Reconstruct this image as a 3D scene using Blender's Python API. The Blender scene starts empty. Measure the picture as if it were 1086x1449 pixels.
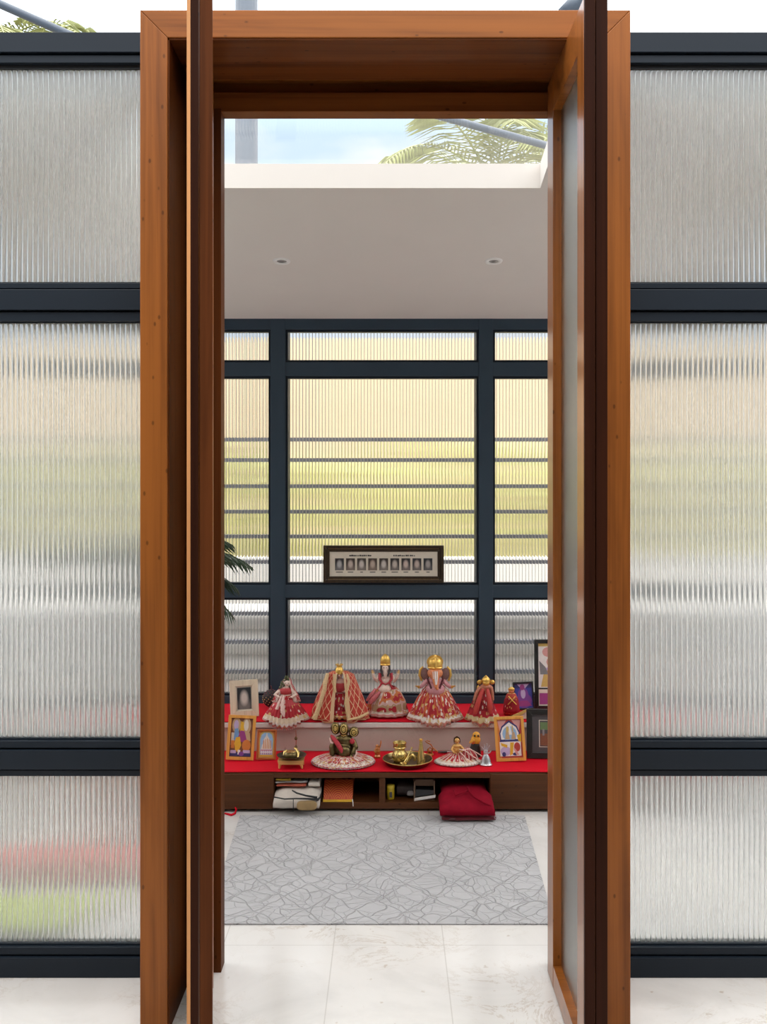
import bpy, bmesh, math, random
from mathutils import Vector, Matrix, Euler, noise as mnoise
R = math.radians
F, EYE, CX, CY = 1380.0, 1.45, 552.0, 677.0
sc = bpy.context.scene
COL = sc.collection
rnd = random.Random(7)

# ------------------------------------------------------------------ helpers
def px(x, d): return (x - CX) * d / F
def pz(y, d): return EYE - (y - CY) * d / F

def set_props(o, label=None, cat=None, group=None, kind=None):
    if label: o['label'] = label
    if cat: o['category'] = cat
    if group: o['group'] = group
    if kind: o['kind'] = kind
    return o

def thing(name, label, cat, loc=(0, 0, 0), rot=(0, 0, 0), group=None, kind=None, scale=1.0):
    o = bpy.data.objects.new(name, None)
    o.empty_display_size = .05
    COL.objects.link(o)
    o.location = loc; o.rotation_euler = rot; o.scale = (scale,) * 3
    return set_props(o, label, cat, group, kind)

def obj(name, bm, mats, parent=None, smooth=None, label=None, cat=None, kind=None, group=None, remesh=None, bevel=None):
    """link a bmesh as ONE mesh object; smooth = crease angle in degrees"""
    if smooth is not None:
        th = R(smooth)
        for f in bm.faces: f.smooth = True
        for e in bm.edges:
            if len(e.link_faces) == 2 and e.calc_face_angle(0) > th: e.smooth = False
    me = bpy.data.meshes.new(name)
    bm.to_mesh(me); bm.free()
    if not isinstance(mats, (list, tuple)): mats = [mats]
    for m in mats: me.materials.append(m)
    o = bpy.data.objects.new(name, me)
    COL.objects.link(o)
    if parent: o.parent = parent
    if bevel:
        b = o.modifiers.new('bevel', 'BEVEL'); b.width = bevel; b.segments = 2; b.limit_method = 'ANGLE'; b.angle_limit = R(40)
        b.harden_normals = False
    if remesh:
        m = o.modifiers.new('remesh', 'REMESH'); m.mode = 'VOXEL'; m.voxel_size = remesh; m.use_smooth_shade = True
        s = o.modifiers.new('smooth', 'SMOOTH'); s.factor = .5; s.iterations = 3
    return set_props(o, label, cat, group, kind)

def BM(): return bmesh.new()

def box(bm, x0, x1, y0, y1, z0, z1, mi=0):
    v = [bm.verts.new((x, y, z)) for z in (z0, z1) for x, y in ((x0, y0), (x1, y0), (x1, y1), (x0, y1))]
    for q in ((3, 2, 1, 0), (4, 5, 6, 7), (0, 1, 5, 4), (1, 2, 6, 5), (2, 3, 7, 6), (3, 0, 4, 7)):
        f = bm.faces.new([v[i] for i in q]); f.material_index = mi
    return v

def prism(bm, poly, a0, a1, axis='y', mi=0):
    """poly: 2-D points; extruded along axis. y: (x,z); z: (x,y); x: (y,z)"""
    def P(p, a):
        return {'y': (p[0], a, p[1]), 'z': (p[0], p[1], a), 'x': (a, p[0], p[1])}[axis]
    A = [bm.verts.new(P(p, a0)) for p in poly]; B = [bm.verts.new(P(p, a1)) for p in poly]
    n = len(poly); fs = [bm.faces.new(A), bm.faces.new(B[::-1])]
    for i in range(n): fs.append(bm.faces.new((A[i], B[i], B[(i + 1) % n], A[(i + 1) % n])))
    for f in fs: f.material_index = mi
    bmesh.ops.recalc_face_normals(bm, faces=fs)

def ell(bm, c, r, mi=0, seg=16, rings=10, rot=None):
    M = Matrix.Translation(c)
    if rot: M = M @ Euler(rot).to_matrix().to_4x4()
    M = M @ Matrix.Diagonal((r[0], r[1], r[2], 1))
    g = bmesh.ops.create_uvsphere(bm, u_segments=seg, v_segments=rings, radius=1, matrix=M)
    for v in g['verts']:
        for f in v.link_faces: f.material_index = mi

def tube(bm, pts, n=8, mi=0, cap=True):
    """pts: (x,y,z,r) along a path"""
    P = [Vector(p[:3]) for p in pts]; rings = []
    ref = None
    for i, p in enumerate(P):
        t = (P[min(i + 1, len(P) - 1)] - P[max(i - 1, 0)])
        t = t.normalized() if t.length > 1e-9 else Vector((0, 0, 1))
        if ref is None:
            ref = t.orthogonal().normalized()
        ref = (ref - t * ref.dot(t))
        ref = ref.normalized() if ref.length > 1e-6 else t.orthogonal().normalized()
        b = t.cross(ref)
        rings.append([bm.verts.new(p + (ref * math.cos(a) + b * math.sin(a)) * pts[i][3]) for a in (2 * math.pi * k / n for k in range(n))])
    fs = []
    for A, B in zip(rings, rings[1:]):
        for k in range(n): fs.append(bm.faces.new((A[k], A[(k + 1) % n], B[(k + 1) % n], B[k])))
    if cap: fs += [bm.faces.new(rings[0][::-1]), bm.faces.new(rings[-1])]
    for f in fs: f.material_index = mi

def lathe(bm, prof, n=32, c=(0, 0, 0), sx=1, sy=1, pleats=0, amp=0, a0=0, a1=360, mi=0, cap0=False, cap1=False, fn=None):
    """prof: (r,z) low to high; makes a UV layer (u round, v along)"""
    uv = bm.loops.layers.uv.verify()
    full = abs(a1 - a0) >= 360
    cols = n if full else n + 1
    G = []
    L = len(prof) - 1
    for j, (r, z) in enumerate(prof):
        row = []
        for k in range(cols):
            a = R(a0 + (a1 - a0) * k / n)
            rr = r * (1 + (amp * (1 - j / max(1, L)) ** .6 * math.cos(pleats * a) if pleats else 0))
            p = Vector((c[0] + rr * sx * math.cos(a), c[1] + rr * sy * math.sin(a), c[2] + z))
            if fn: p = fn(p, a, j / max(1, L))
            row.append(bm.verts.new(p))
        G.append(row)
    for j in range(L):
        for k in range(n):
            k2 = (k + 1) % cols
            f = bm.faces.new((G[j][k], G[j][k2], G[j + 1][k2], G[j + 1][k])); f.material_index = mi
            for lp, (u, v) in zip(f.loops, ((k / n, j / L), ((k + 1) / n, j / L), ((k + 1) / n, (j + 1) / L), (k / n, (j + 1) / L))):
                lp[uv].uv = (u, v)
    if cap0: bm.faces.new(G[0][::-1]).material_index = mi
    if cap1: bm.faces.new(G[-1]).material_index = mi

def disc_ring(bm, c, ro, ri, y0, y1, n=24, mi=0):
    pass

def hand(bm, p, up, side, s, mi=0):
    """small palm with four fingers and a thumb; p wrist, up finger direction, side thumb side (+1/-1)"""
    p = Vector(p); up = Vector(up).normalized()
    sd = Vector((1, 0, 0)); sd = (sd - up * sd.dot(up)).normalized()
    c = p + up * s * .45
    ell(bm, c, (s * .36, s * .18, s * .5), mi, 10, 8)
    for k, (o, l) in enumerate(((-.27, .75), (-.09, .9), (.09, .85), (.27, .65))):
        b = p + up * s * .8 + sd * s * o
        m = b + up * s * l * .5 + Vector((0, -.05 * s, 0)); e = b + up * s * l * .95 + Vector((0, -.2 * s, 0))
        tube(bm, [(*b, .1 * s), (*m, .095 * s), (*e, .06 * s)], 6, mi)
    b = p + up * s * .3 + sd * side * s * .3
    e = b + up * s * .5 + sd * side * s * .35
    tube(bm, [(*b, .12 * s), (*((b + e) / 2 + sd * side * .06 * s), .11 * s), (*e, .07 * s)], 6, mi)

# ------------------------------------------------------------------ materials
def new_mat(name):
    m = bpy.data.materials.new(name); m.use_nodes = True
    nt = m.node_tree; nt.nodes.clear()
    out = nt.nodes.new('ShaderNodeOutputMaterial')
    b = nt.nodes.new('ShaderNodeBsdfPrincipled')
    nt.links.new(b.outputs[0], out.inputs[0])
    return m, nt, b

def node(nt, kind, **kw):
    n = nt.nodes.new('ShaderNode' + kind)
    for k, v in kw.items():
        if k in ('operation', 'blend_type', 'data_type', 'noise_dimensions', 'feature', 'wave_type', 'bands_direction', 'interpolation_type', 'clamp', 'distance', 'gradient_type', 'wave_profile'):
            setattr(n, k, v)
    return n

def L(nt, a, b): nt.links.new(a, b)

def ramp(nt, fac, stops, interp='LINEAR'):
    n = nt.nodes.new('ShaderNodeValToRGB'); n.color_ramp.interpolation = interp
    e = n.color_ramp.elements
    while len(e) < len(stops): e.new(.5)
    for el, (p, c) in zip(e, stops):
        el.position = p; el.color = (*c, 1) if len(c) == 3 else c
    L(nt, fac, n.inputs[0])
    return n.outputs[0]

def math_n(nt, op, a, b=None, c=None):
    n = node(nt, 'Math', operation=op)
    for i, v in enumerate((a, b, c)):
        if v is None: continue
        if isinstance(v, (int, float)): n.inputs[i].default_value = v
        else: L(nt, v, n.inputs[i])
    return n.outputs[0]

def mix(nt, fac, a, b, blend='MIX'):
    n = node(nt, 'Mix', data_type='RGBA', blend_type=blend)
    for i, v in ((0, fac), (6, a), (7, b)):
        if isinstance(v, (int, float)): n.inputs[i].default_value = v
        elif isinstance(v, tuple): n.inputs[i].default_value = (*v, 1)
        else: L(nt, v, n.inputs[i])
    return n.outputs[2]

def coords(nt, which='Object', scale=(1, 1, 1), rot=(0, 0, 0)):
    t = nt.nodes.new('ShaderNodeTexCoord'); m = nt.nodes.new('ShaderNodeMapping')
    m.inputs['Scale'].default_value = scale; m.inputs['Rotation'].default_value = rot
    L(nt, t.outputs[which], m.inputs[0])
    return m.outputs[0]

def noise_t(nt, vec, scale=5, detail=3, rough=.5, dist=0):
    n = nt.nodes.new('ShaderNodeTexNoise')
    n.inputs['Scale'].default_value = scale; n.inputs['Detail'].default_value = detail
    n.inputs['Roughness'].default_value = rough; n.inputs['Distortion'].default_value = dist
    L(nt, vec, n.inputs['Vector'])
    return n.outputs

def bump(nt, b, h, strength=.2, dist=.01):
    n = nt.nodes.new('ShaderNodeBump'); n.inputs['Strength'].default_value = strength; n.inputs['Distance'].default_value = dist
    L(nt, h, n.inputs['Height']); L(nt, n.outputs[0], b.inputs['Normal'])

def plain(name, col, rough=.5, metal=0, coat=0, sheen=0, vary=.12, vscale=30, spec=None):
    m, nt, b = new_mat(name)
    if vary:
        f = noise_t(nt, coords(nt), vscale, 2)[0]
        c = mix(nt, f, tuple(x * (1 - vary) for x in col), tuple(min(1, x * (1 + vary)) for x in col))
        L(nt, c, b.inputs['Base Color'])
    else: b.inputs['Base Color'].default_value = (*col, 1)
    b.inputs['Roughness'].default_value = rough; b.inputs['Metallic'].default_value = metal
    b.inputs['Coat Weight'].default_value = coat; b.inputs['Coat Roughness'].default_value = .12
    b.inputs['Sheen Weight'].default_value = sheen
    if spec is not None: b.inputs['Specular IOR Level'].default_value = spec
    return m

def wood(name, dark, light, axis='z', rough=.32, coat=.35, knots=True, scale=1.0):
    m, nt, b = new_mat(name)
    sc_ = {'z': (9, 9, .55), 'x': (.55, 9, 9), 'y': (9, .55, 9)}[axis]
    v = coords(nt, 'Object', tuple(s * scale for s in sc_))
    n1 = noise_t(nt, v, 1.6, 5, .6, .9)[0]
    w = tuple(s * scale * 7 if s > 1 else s * scale * 1.2 for s in sc_)
    n2 = noise_t(nt, coords(nt, 'Object', w), 1.5, 3, .6, .2)[0]
    f = math_n(nt, 'MULTIPLY_ADD', n2, .46, math_n(nt, 'MULTIPLY', n1, .66))
    n3 = noise_t(nt, coords(nt, 'Object', tuple(q * .34 for q in sc_)), 2.2, 2, .5, 2.5)[0]
    f = math_n(nt, 'MULTIPLY_ADD', math_n(nt, 'SUBTRACT', n3, .5), .5, f)
    c = ramp(nt, f, [(.26, dark), (.47, tuple(a * .62 + d * .38 for a, d in zip(light, dark))), (.62, light), (.8, tuple(min(1, a * 1.12) for a in light))])
    if knots:
        k = nt.nodes.new('ShaderNodeTexVoronoi'); k.inputs['Scale'].default_value = 26
        kv = {'z': (1, 1, .55), 'x': (.55, 1, 1), 'y': (1, .55, 1)}[axis]
        L(nt, coords(nt, 'Object', kv), k.inputs['Vector'])
        kf = ramp(nt, k.outputs['Distance'], [(.06, (1, 1, 1)), (.11, (0, 0, 0))])
        c = mix(nt, math_n(nt, 'MULTIPLY', kf, .55), c, tuple(x * .25 for x in dark))
    L(nt, c, b.inputs['Base Color'])
    b.inputs['Roughness'].default_value = rough
    b.inputs['Coat Weight'].default_value = coat; b.inputs['Coat Roughness'].default_value = .16
    b.inputs['Specular IOR Level'].default_value = .3 if coat > .3 else (.2 if coat > .06 else .04)
    bump(nt, b, n2, .06, .004)
    return m

WL, WD = (.295, .094, .0165), (.105, .028, .005)
wood_z = wood('honey_wood_upright', WD, WL, 'z', .42, .07)
wood_x = wood('honey_wood_across', WD, WL, 'x', .42, .07)
wood_leaf = wood('varnished_leaf_wood', WD, WL, 'z')
wood_y = wood('honey_wood_deep', WD, WL, 'y')
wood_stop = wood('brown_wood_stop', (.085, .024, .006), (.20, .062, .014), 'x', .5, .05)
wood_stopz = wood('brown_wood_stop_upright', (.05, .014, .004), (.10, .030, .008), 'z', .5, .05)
lining_x = wood('shade_toned_lining', (.05, .014, .004), (.15, .043, .010), 'x', .5, .05)  # shade on the frame's inner faces, put into a darker wood tone
lining_z = wood('shade_toned_lining_upright', (.045, .013, .0035), (.12, .034, .008), 'z', .5, .05)
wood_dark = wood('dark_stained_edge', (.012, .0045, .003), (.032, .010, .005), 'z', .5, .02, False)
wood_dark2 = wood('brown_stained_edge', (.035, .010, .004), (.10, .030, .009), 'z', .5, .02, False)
wood_lit_edge = wood('lit_edge_wood', (.36, .15, .055), (.56, .26, .10), 'z', .5, .1, False)  # light on the leaf's corner, put into a paler wood tone
wood_bench = wood('walnut_bench', (.036, .011, .004), (.105, .036, .011), 'x', .45, .08, True)
wood_stool = wood('light_stool_wood', (.5, .24, .07), (.7, .4, .14), 'x', .5, .1, False)
wood_orange = wood('orange_frame_wood', (.50, .20, .04), (.74, .36, .08), 'z', .4, .2, False)
wood_cream = wood('cream_limed_wood', (.50, .41, .29), (.74, .64, .48), 'z', .55, .05, False)
metal_navy = plain('navy_grey_painted_metal', (.0085, .0145, .0235), .45, 0, 0, vary=.1, vscale=6, spec=.25)
metal_slate = plain('slate_painted_metal', (.030, .050, .072), .45, 0, 0, vary=.1, vscale=6, spec=.3)
rubber = plain('black_seal', (.008, .009, .011), .6)
plaster = plain('warm_white_plaster', (.69, .655, .615), .85, vary=.03, vscale=4)
hall_paint = plain('hall_wall_paint', (.38, .36, .34), .85, vary=.03, vscale=4)
white_paint = plain('white_wall_paint', (.80, .79, .77), .8, vary=.02, vscale=4)
hinge_black = plain('black_hinge_metal', (.012, .011, .011), .4, .6)
gold = plain('gilded_metal', (.72, .43, .10), .33, .75, vary=.35, vscale=220)
brass = plain('aged_brass', (.66, .48, .17), .24, .9, vary=.25, vscale=60)
dark_brass = plain('dark_bronze', (.15, .11, .045), .32, .85, vary=.45, vscale=60)
black_brass = plain('blackened_brass', (.05, .042, .022), .35, .7, vary=.3, vscale=60)
silver = plain('tarnished_silver', (.52, .52, .54), .32, .9, vary=.45, vscale=120)
cream_skin = plain('painted_pale_skin', (.74, .56, .47), .5, vary=.18, vscale=160)
orange_skin = plain('painted_orange_skin', (.70, .24, .10), .5, vary=.35, vscale=160)
amber = plain('amber_lacquer', (.50, .17, .04), .25, .3, .5, vary=.5, vscale=200)
red_cloth_plain = plain('crimson_cotton', (.56, .003, .016), .8, vary=.10, vscale=9, spec=.15)
red_velvet = plain('dark_red_velvet', (.22, .004, .016), .9, spec=.1, vary=.25, vscale=22)
hair_black = plain('dark_hair_paint', (.03, .018, .016), .5)
garland_red = plain('red_garland_cloth', (.45, .03, .045), .7, vary=.4, vscale=150)
garland_pale = plain('pale_pink_trim', (.72, .50, .44), .7, vary=.3, vscale=200)
leaf_dark = plain('dark_palm_leaf', (.022, .05, .018), .45, vary=.4, vscale=8)
leaf_out = plain('hazed_palm_leaf', (.40, .42, .17), .5, vary=.55, vscale=1.6)  # haze over the far palms is mixed into this pale leaf colour
leaf_hedge = plain('bright_hedge_leaf', (.57, .56, .23), .6, vary=.35, vscale=.9)
bark = plain('palm_bark', (.22, .17, .12), .9, vary=.3)
cream_wall = plain('ochre_cream_render', (.87, .68, .47), .9, vary=.14, vscale=.6)
yard = plain('dark_gravel_yard', (.20, .19, .17), .95, vary=.3, vscale=4)
grey_bar = plain('grey_painted_bar', (.20, .205, .24), .5)
pale_wall = plain('pale_render', (.90, .86, .82), .9, vary=.06, vscale=2)
steel = plain('blue_grey_steel', (.075, .095, .125), .5, .2)
cyl_black = plain('black_frame_lacquer', (.012, .011, .011), .3, 0, .3)
paper_cream = plain('aged_card', (.66, .59, .48), .8, vary=.08)
terracotta = plain('terracotta_pot', (.42, .17, .08), .8)
soil = plain('potting_soil', (.05, .035, .025), .95)

def flat(name, col, rough=.55): return plain(name, col, rough, vary=.1, vscale=70)
C = {k: flat('print_' + k, v) for k, v in dict(
    blue=(.16, .33, .58), pale=(.72, .66, .56), yellow=(.72, .42, .03), brown=(.20, .075, .035), red=(.45, .05, .035),
    orange=(.62, .21, .04), navy=(.035, .035, .16), violet=(.20, .06, .30), sky=(.30, .48, .70), white=(.80, .77, .74),
    black=(.02, .02, .022), grey=(.22, .22, .23), pink=(.66, .33, .30), green=(.12, .20, .08), magenta=(.32, .05, .22),
    royal=(.05, .06, .34), lilac=(.50, .40, .62), tan=(.52, .36, .20), gold=(.60, .42, .12), dusk=(.07, .065, .07)).items()}

# fluted glass: a solid clear pane, the flutes are real geometry
def glass_mat(name, col, rough, ior=1.47):
    m, nt, b = new_mat(name)
    b.inputs['Base Color'].default_value = (*col, 1); b.inputs['Roughness'].default_value = rough
    b.inputs['Transmission Weight'].default_value = 1; b.inputs['IOR'].default_value = ior
    return m
fluted = glass_mat('fluted_glass', (.985, .995, .99), .03)
fluted_soft = glass_mat('fluted_satin_glass', (.985, .995, .99), .10, 1.58)
def milky(m, k):
    nt = m.node_tree; out = [n for n in nt.nodes if n.type == 'OUTPUT_MATERIAL'][0]; b = [n for n in nt.nodes if n.type == 'BSDF_PRINCIPLED'][0]
    t = nt.nodes.new('ShaderNodeBsdfTranslucent'); t.inputs['Color'].default_value = (.95, .985, .985, 1)
    mx = nt.nodes.new('ShaderNodeMixShader'); mx.inputs[0].default_value = k
    L(nt, b.outputs[0], mx.inputs[1]); L(nt, t.outputs[0], mx.inputs[2]); L(nt, mx.outputs[0], out.inputs[0])
milky(fluted_soft, .26)
groove = glass_mat('ground_groove_glass', (.16, .15, .14), .30)
groove_soft = glass_mat('ground_groove_satin', (.86, .90, .90), .30)
frosted = glass_mat('frosted_glass', (.90, .95, .92), .38)
def clear_glass():
    m = bpy.data.materials.new('clear_dusty_glass'); m.use_nodes = True; nt = m.node_tree; nt.nodes.clear()
    out = nt.nodes.new('ShaderNodeOutputMaterial'); t = nt.nodes.new('ShaderNodeBsdfTransparent'); g = nt.nodes.new('ShaderNodeBsdfGlossy')
    d = nt.nodes.new('ShaderNodeBsdfTranslucent'); g.inputs['Roughness'].default_value = .02
    d.inputs['Color'].default_value = (.9, .92, .93, 1)
    lw = nt.nodes.new('ShaderNodeLayerWeight'); lw.inputs[0].default_value = .5
    fac = math_n(nt, 'MULTIPLY_ADD', math_n(nt, 'POWER', lw.outputs['Facing'], 5), .6, .014)
    m1 = nt.nodes.new('ShaderNodeMixShader'); m2 = nt.nodes.new('ShaderNodeMixShader'); m1.inputs[0].default_value = .02
    L(nt, t.outputs[0], m1.inputs[1]); L(nt, d.outputs[0], m1.inputs[2])
    L(nt, fac, m2.inputs[0]); L(nt, m1.outputs[0], m2.inputs[1]); L(nt, g.outputs[0], m2.inputs[2])
    L(nt, m2.outputs[0], out.inputs[0]); return m
clear = clear_glass()

def marble(name, base, vein, joints=True, rough=.16):
    m, nt, b = new_mat(name)
    v = coords(nt)
    n1 = noise_t(nt, v, 1.4, 6, .62, 1.2)[0]
    c = ramp(nt, n1, [(.30, tuple(x * .86 for x in base)), (.52, base), (.75, tuple(min(1, x * 1.05) for x in base))])
    n2 = noise_t(nt, v, 3.2, 8, .72, 1.8)[0]
    vf = ramp(nt, math_n(nt, 'ABSOLUTE', math_n(nt, 'SUBTRACT', n2, .5)), [(.0, (1, 1, 1)), (.022, (0, 0, 0))])
    msk = ramp(nt, noise_t(nt, v, 2.1, 2)[0], [(.48, (0, 0, 0)), (.66, (1, 1, 1))])
    c = mix(nt, math_n(nt, 'MULTIPLY', math_n(nt, 'MULTIPLY', vf, msk), .62), c, vein)
    n3 = noise_t(nt, v, 26, 2)[0]
    sp = ramp(nt, n3, [(.70, (0, 0, 0)), (.76, (1, 1, 1))])
    c = mix(nt, math_n(nt, 'MULTIPLY', sp, .6), c, vein)
    if joints:
        s = nt.nodes.new('ShaderNodeSeparateXYZ'); L(nt, v, s.inputs[0])
        def line(sock, off, per, w):
            q = math_n(nt, 'PINGPONG', math_n(nt, 'SUBTRACT', sock, off), per / 2)
            return math_n(nt, 'LESS_THAN', q, w)
        j = math_n(nt, 'MAXIMUM', line(s.outputs[0], -.175, .343 * 2, .0016), line(s.outputs[0], .168, .343 * 2, .0016))
        j = math_n(nt, 'MULTIPLY', j, math_n(nt, 'LESS_THAN', math_n(nt, 'ABSOLUTE', s.outputs[0]), .6))
        j = math_n(nt, 'MAXIMUM', j, line(s.outputs[1], 3.03, 1.4, .0014))
        c = mix(nt, math_n(nt, 'MULTIPLY', j, .38), c, (.35, .32, .29))
    L(nt, c, b.inputs['Base Color'])
    b.inputs['Roughness'].default_value = rough
    return m
floor_m = marble('white_marble_tiles', (.715, .695, .675), (.42, .33, .25))
step_m = marble('beige_marble', (.52, .44, .385), (.30, .22, .17), False, .3)

# cloth with UV patterns: bands along v, flecks of gold and silver, coloured panels along u
def festive(name, bands, panels=None, flecks=((.78, .70, .62), (.62, .40, .14)), dens=.42, fu=46, fv=9, stripes=0, panel_n=11):
    m, nt, b = new_mat(name)
    t = nt.nodes.new('ShaderNodeTexCoord'); s = nt.nodes.new('ShaderNodeSeparateXYZ'); L(nt, t.outputs['UV'], s.inputs[0])
    u, v = s.outputs[0], s.outputs[1]
    base = ramp(nt, v, bands, 'CONSTANT')
    if panels:
        pu = noise_t(nt, coords(nt, 'UV', (panel_n, 2.2, 1)), 1.6, 1)[0]
        pc = ramp(nt, pu, [(i / len(panels) * .5 + .25, p) for i, p in enumerate(panels)], 'CONSTANT')
        inside = math_n(nt, 'MULTIPLY', math_n(nt, 'GREATER_THAN', v, .26), math_n(nt, 'LESS_THAN', v, .92))
        base = mix(nt, math_n(nt, 'MULTIPLY', inside, .60), base, pc)
    vo = nt.nodes.new('ShaderNodeTexVoronoi'); vo.inputs['Scale'].default_value = 1
    L(nt, coords(nt, 'UV', (fu, fv, 1)), vo.inputs['Vector'])
    fk = math_n(nt, 'LESS_THAN', vo.outputs['Distance'], dens)
    rn = nt.nodes.new('ShaderNodeSeparateXYZ'); L(nt, vo.outputs['Color'], rn.inputs[0])
    fc = ramp(nt, rn.outputs[0], [(0, flecks[0]), (.55, flecks[1])], 'CONSTANT')
    fk = math_n(nt, 'MULTIPLY', fk, math_n(nt, 'GREATER_THAN', rn.outputs[1], .28))
    c = mix(nt, math_n(nt, 'MULTIPLY', fk, .85), base, fc)
    if stripes:
        w = math_n(nt, 'SINE', math_n(nt, 'MULTIPLY', u, stripes * 2 * math.pi))
        c = mix(nt, math_n(nt, 'MULTIPLY', math_n(nt, 'GREATER_THAN', w, .35), .6), c, (.74, .66, .58))
    L(nt, c, b.inputs['Base Color'])
    b.inputs['Roughness'].default_value = .5; b.inputs['Specular IOR Level'].default_value = .25
    return m

RED, CRIM, WHT, SIL, GLD, PNK = (.40, .018, .028), (.28, .012, .02), (.74, .68, .62), (.55, .50, .47), (.62, .42, .16), (.62, .26, .22)
sk_a = festive('red_white_pleated_skirt', [(0, PNK), (.10, WHT), (.22, (.66, .52, .38)), (.36, RED), (.62, (.5, .06, .07)), (.8, RED)], dens=.36)
sk_c = festive('red_patchwork_skirt', [(0, PNK), (.08, SIL), (.16, PNK), (.24, WHT), (.36, RED)], [RED, (.62, .25, .06), (.70, .62, .55), (.36, .40, .22), CRIM], dens=.30, panel_n=8)
sk_g = festive('red_sequinned_skirt', [(0, PNK), (.10, (.60, .30, .24)), (.18, WHT), (.28, RED)], [RED, CRIM, RED, (.55, .20, .04), RED, (.60, .33, .28), CRIM], dens=.44, fu=60, fv=11, panel_n=16)
sk_d = festive('crimson_gold_skirt', [(0, PNK), (.08, (.55, .18, .12)), (.16, (.60, .48, .26)), (.34, RED), (.5, CRIM), (.7, RED)], dens=.34, fu=34, fv=8)
sk_e = festive('crimson_gold_wrap', [(0, (.45, .05, .04)), (.1, CRIM), (.6, (.42, .05, .03)), (.9, GLD)], dens=.22, fu=24, fv=8)
sk_m = festive('red_silver_fan_skirt', [(0, SIL), (.06, (.45, .10, .12)), (.22, WHT), (.42, (.45, .35, .25)), (.52, RED)], [RED, (.66, .58, .54), CRIM, (.58, .30, .12)], dens=.44, fu=80, fv=7, panel_n=26)
sk_s = festive('silver_red_small_skirt', [(0, SIL), (.1, (.45, .25, .22)), (.2, WHT), (.38, (.60, .40, .30)), (.5, RED)], dens=.42, fu=60, fv=6, stripes=20)

def lattice_mat(name, base, line, nu, nv):
    m, nt, b = new_mat(name)
    t = nt.nodes.new('ShaderNodeTexCoord'); s = nt.nodes.new('ShaderNodeSeparateXYZ'); L(nt, t.outputs['UV'], s.inputs[0])
    a = math_n(nt, 'MULTIPLY', s.outputs[0], nu); c = math_n(nt, 'MULTIPLY', s.outputs[1], nv)
    p = math_n(nt, 'PINGPONG', math_n(nt, 'ADD', a, c), .5); q = math_n(nt, 'PINGPONG', math_n(nt, 'SUBTRACT', a, c), .5)
    l = math_n(nt, 'LESS_THAN', math_n(nt, 'MINIMUM', p, q), .058)
    hem = math_n(nt, 'LESS_THAN', s.outputs[1], .055)
    ed = math_n(nt, 'MAXIMUM', math_n(nt, 'LESS_THAN', s.outputs[0], .055), math_n(nt, 'GREATER_THAN', s.outputs[0], .945))
    l = math_n(nt, 'MAXIMUM', l, math_n(nt, 'MAXIMUM', hem, ed))
    f = noise_t(nt, coords(nt), 200, 2)[0]
    L(nt, mix(nt, l, mix(nt, f, tuple(x * .7 for x in base), tuple(x * 1.3 for x in base)), line), b.inputs['Base Color'])
    b.inputs['Roughness'].default_value = .6
    return m
veil_m = lattice_mat('red_gold_lattice_veil', (.46, .035, .018), (.72, .47, .27), 9, 7)
veil_a = lattice_mat('red_white_veil', (.45, .04, .045), (.74, .60, .52), 9, 4)

def rug_mat():
    m, nt, b = new_mat('grey_quilted_rug')
    v = coords(nt)
    wv = noise_t(nt, v, 5, 2)
    vm = nt.nodes.new('ShaderNodeVectorMath'); vm.operation = 'MULTIPLY_ADD'
    L(nt, wv[1], vm.inputs[0]); vm.inputs[1].default_value = (.16, .16, 0); L(nt, v, vm.inputs[2])
    vo = nt.nodes.new('ShaderNodeTexVoronoi'); vo.feature = 'DISTANCE_TO_EDGE'; vo.inputs['Scale'].default_value = 11; L(nt, vm.outputs[0], vo.inputs['Vector'])
    vo2 = nt.nodes.new('ShaderNodeTexVoronoi'); vo2.feature = 'DISTANCE_TO_EDGE'; vo2.inputs['Scale'].default_value = 21; L(nt, vm.outputs[0], vo2.inputs['Vector'])
    vm2 = nt.nodes.new('ShaderNodeVectorMath'); vm2.operation = 'MULTIPLY_ADD'
    L(nt, noise_t(nt, v, 9, 2)[1], vm2.inputs[0]); vm2.inputs[1].default_value = (.055, .055, 0); L(nt, v, vm2.inputs[2])
    s = nt.nodes.new('ShaderNodeSeparateXYZ'); L(nt, vm2.outputs[0], s.inputs[0])
    def dg(sign):
        q = math_n(nt, 'ADD', s.outputs[0], math_n(nt, 'MULTIPLY', s.outputs[1], .8 * sign))
        return math_n(nt, 'PINGPONG', q, .085)
    d = math_n(nt, 'MINIMUM', dg(1), dg(-1))
    l1 = ramp(nt, vo.outputs['Distance'], [(0, (1, 1, 1)), (.022, (0, 0, 0))])
    l2 = ramp(nt, vo2.outputs['Distance'], [(0, (.6, .6, .6)), (.05, (0, 0, 0))])
    l3 = ramp(nt, d, [(0, (.9, .9, .9)), (.004, (0, 0, 0))])
    ln = math_n(nt, 'MAXIMUM', math_n(nt, 'MAXIMUM', l1, math_n(nt, 'MULTIPLY', l2, .6)), l3)
    base = mix(nt, noise_t(nt, v, 7, 4)[0], (.36, .36, .372), (.50, .495, .51))
    L(nt, mix(nt, math_n(nt, 'MULTIPLY', ln, .5), base, (.25, .245, .25)), b.inputs['Base Color'])
    b.inputs['Roughness'].default_value = .8; b.inputs['Sheen Weight'].default_value = .2
    h = math_n(nt, 'SUBTRACT', math_n(nt, 'MULTIPLY', noise_t(nt, v, 12, 3)[0], .6), ln)
    bump(nt, b, h, .7, .007)
    return m
rug_m = rug_mat()

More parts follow.
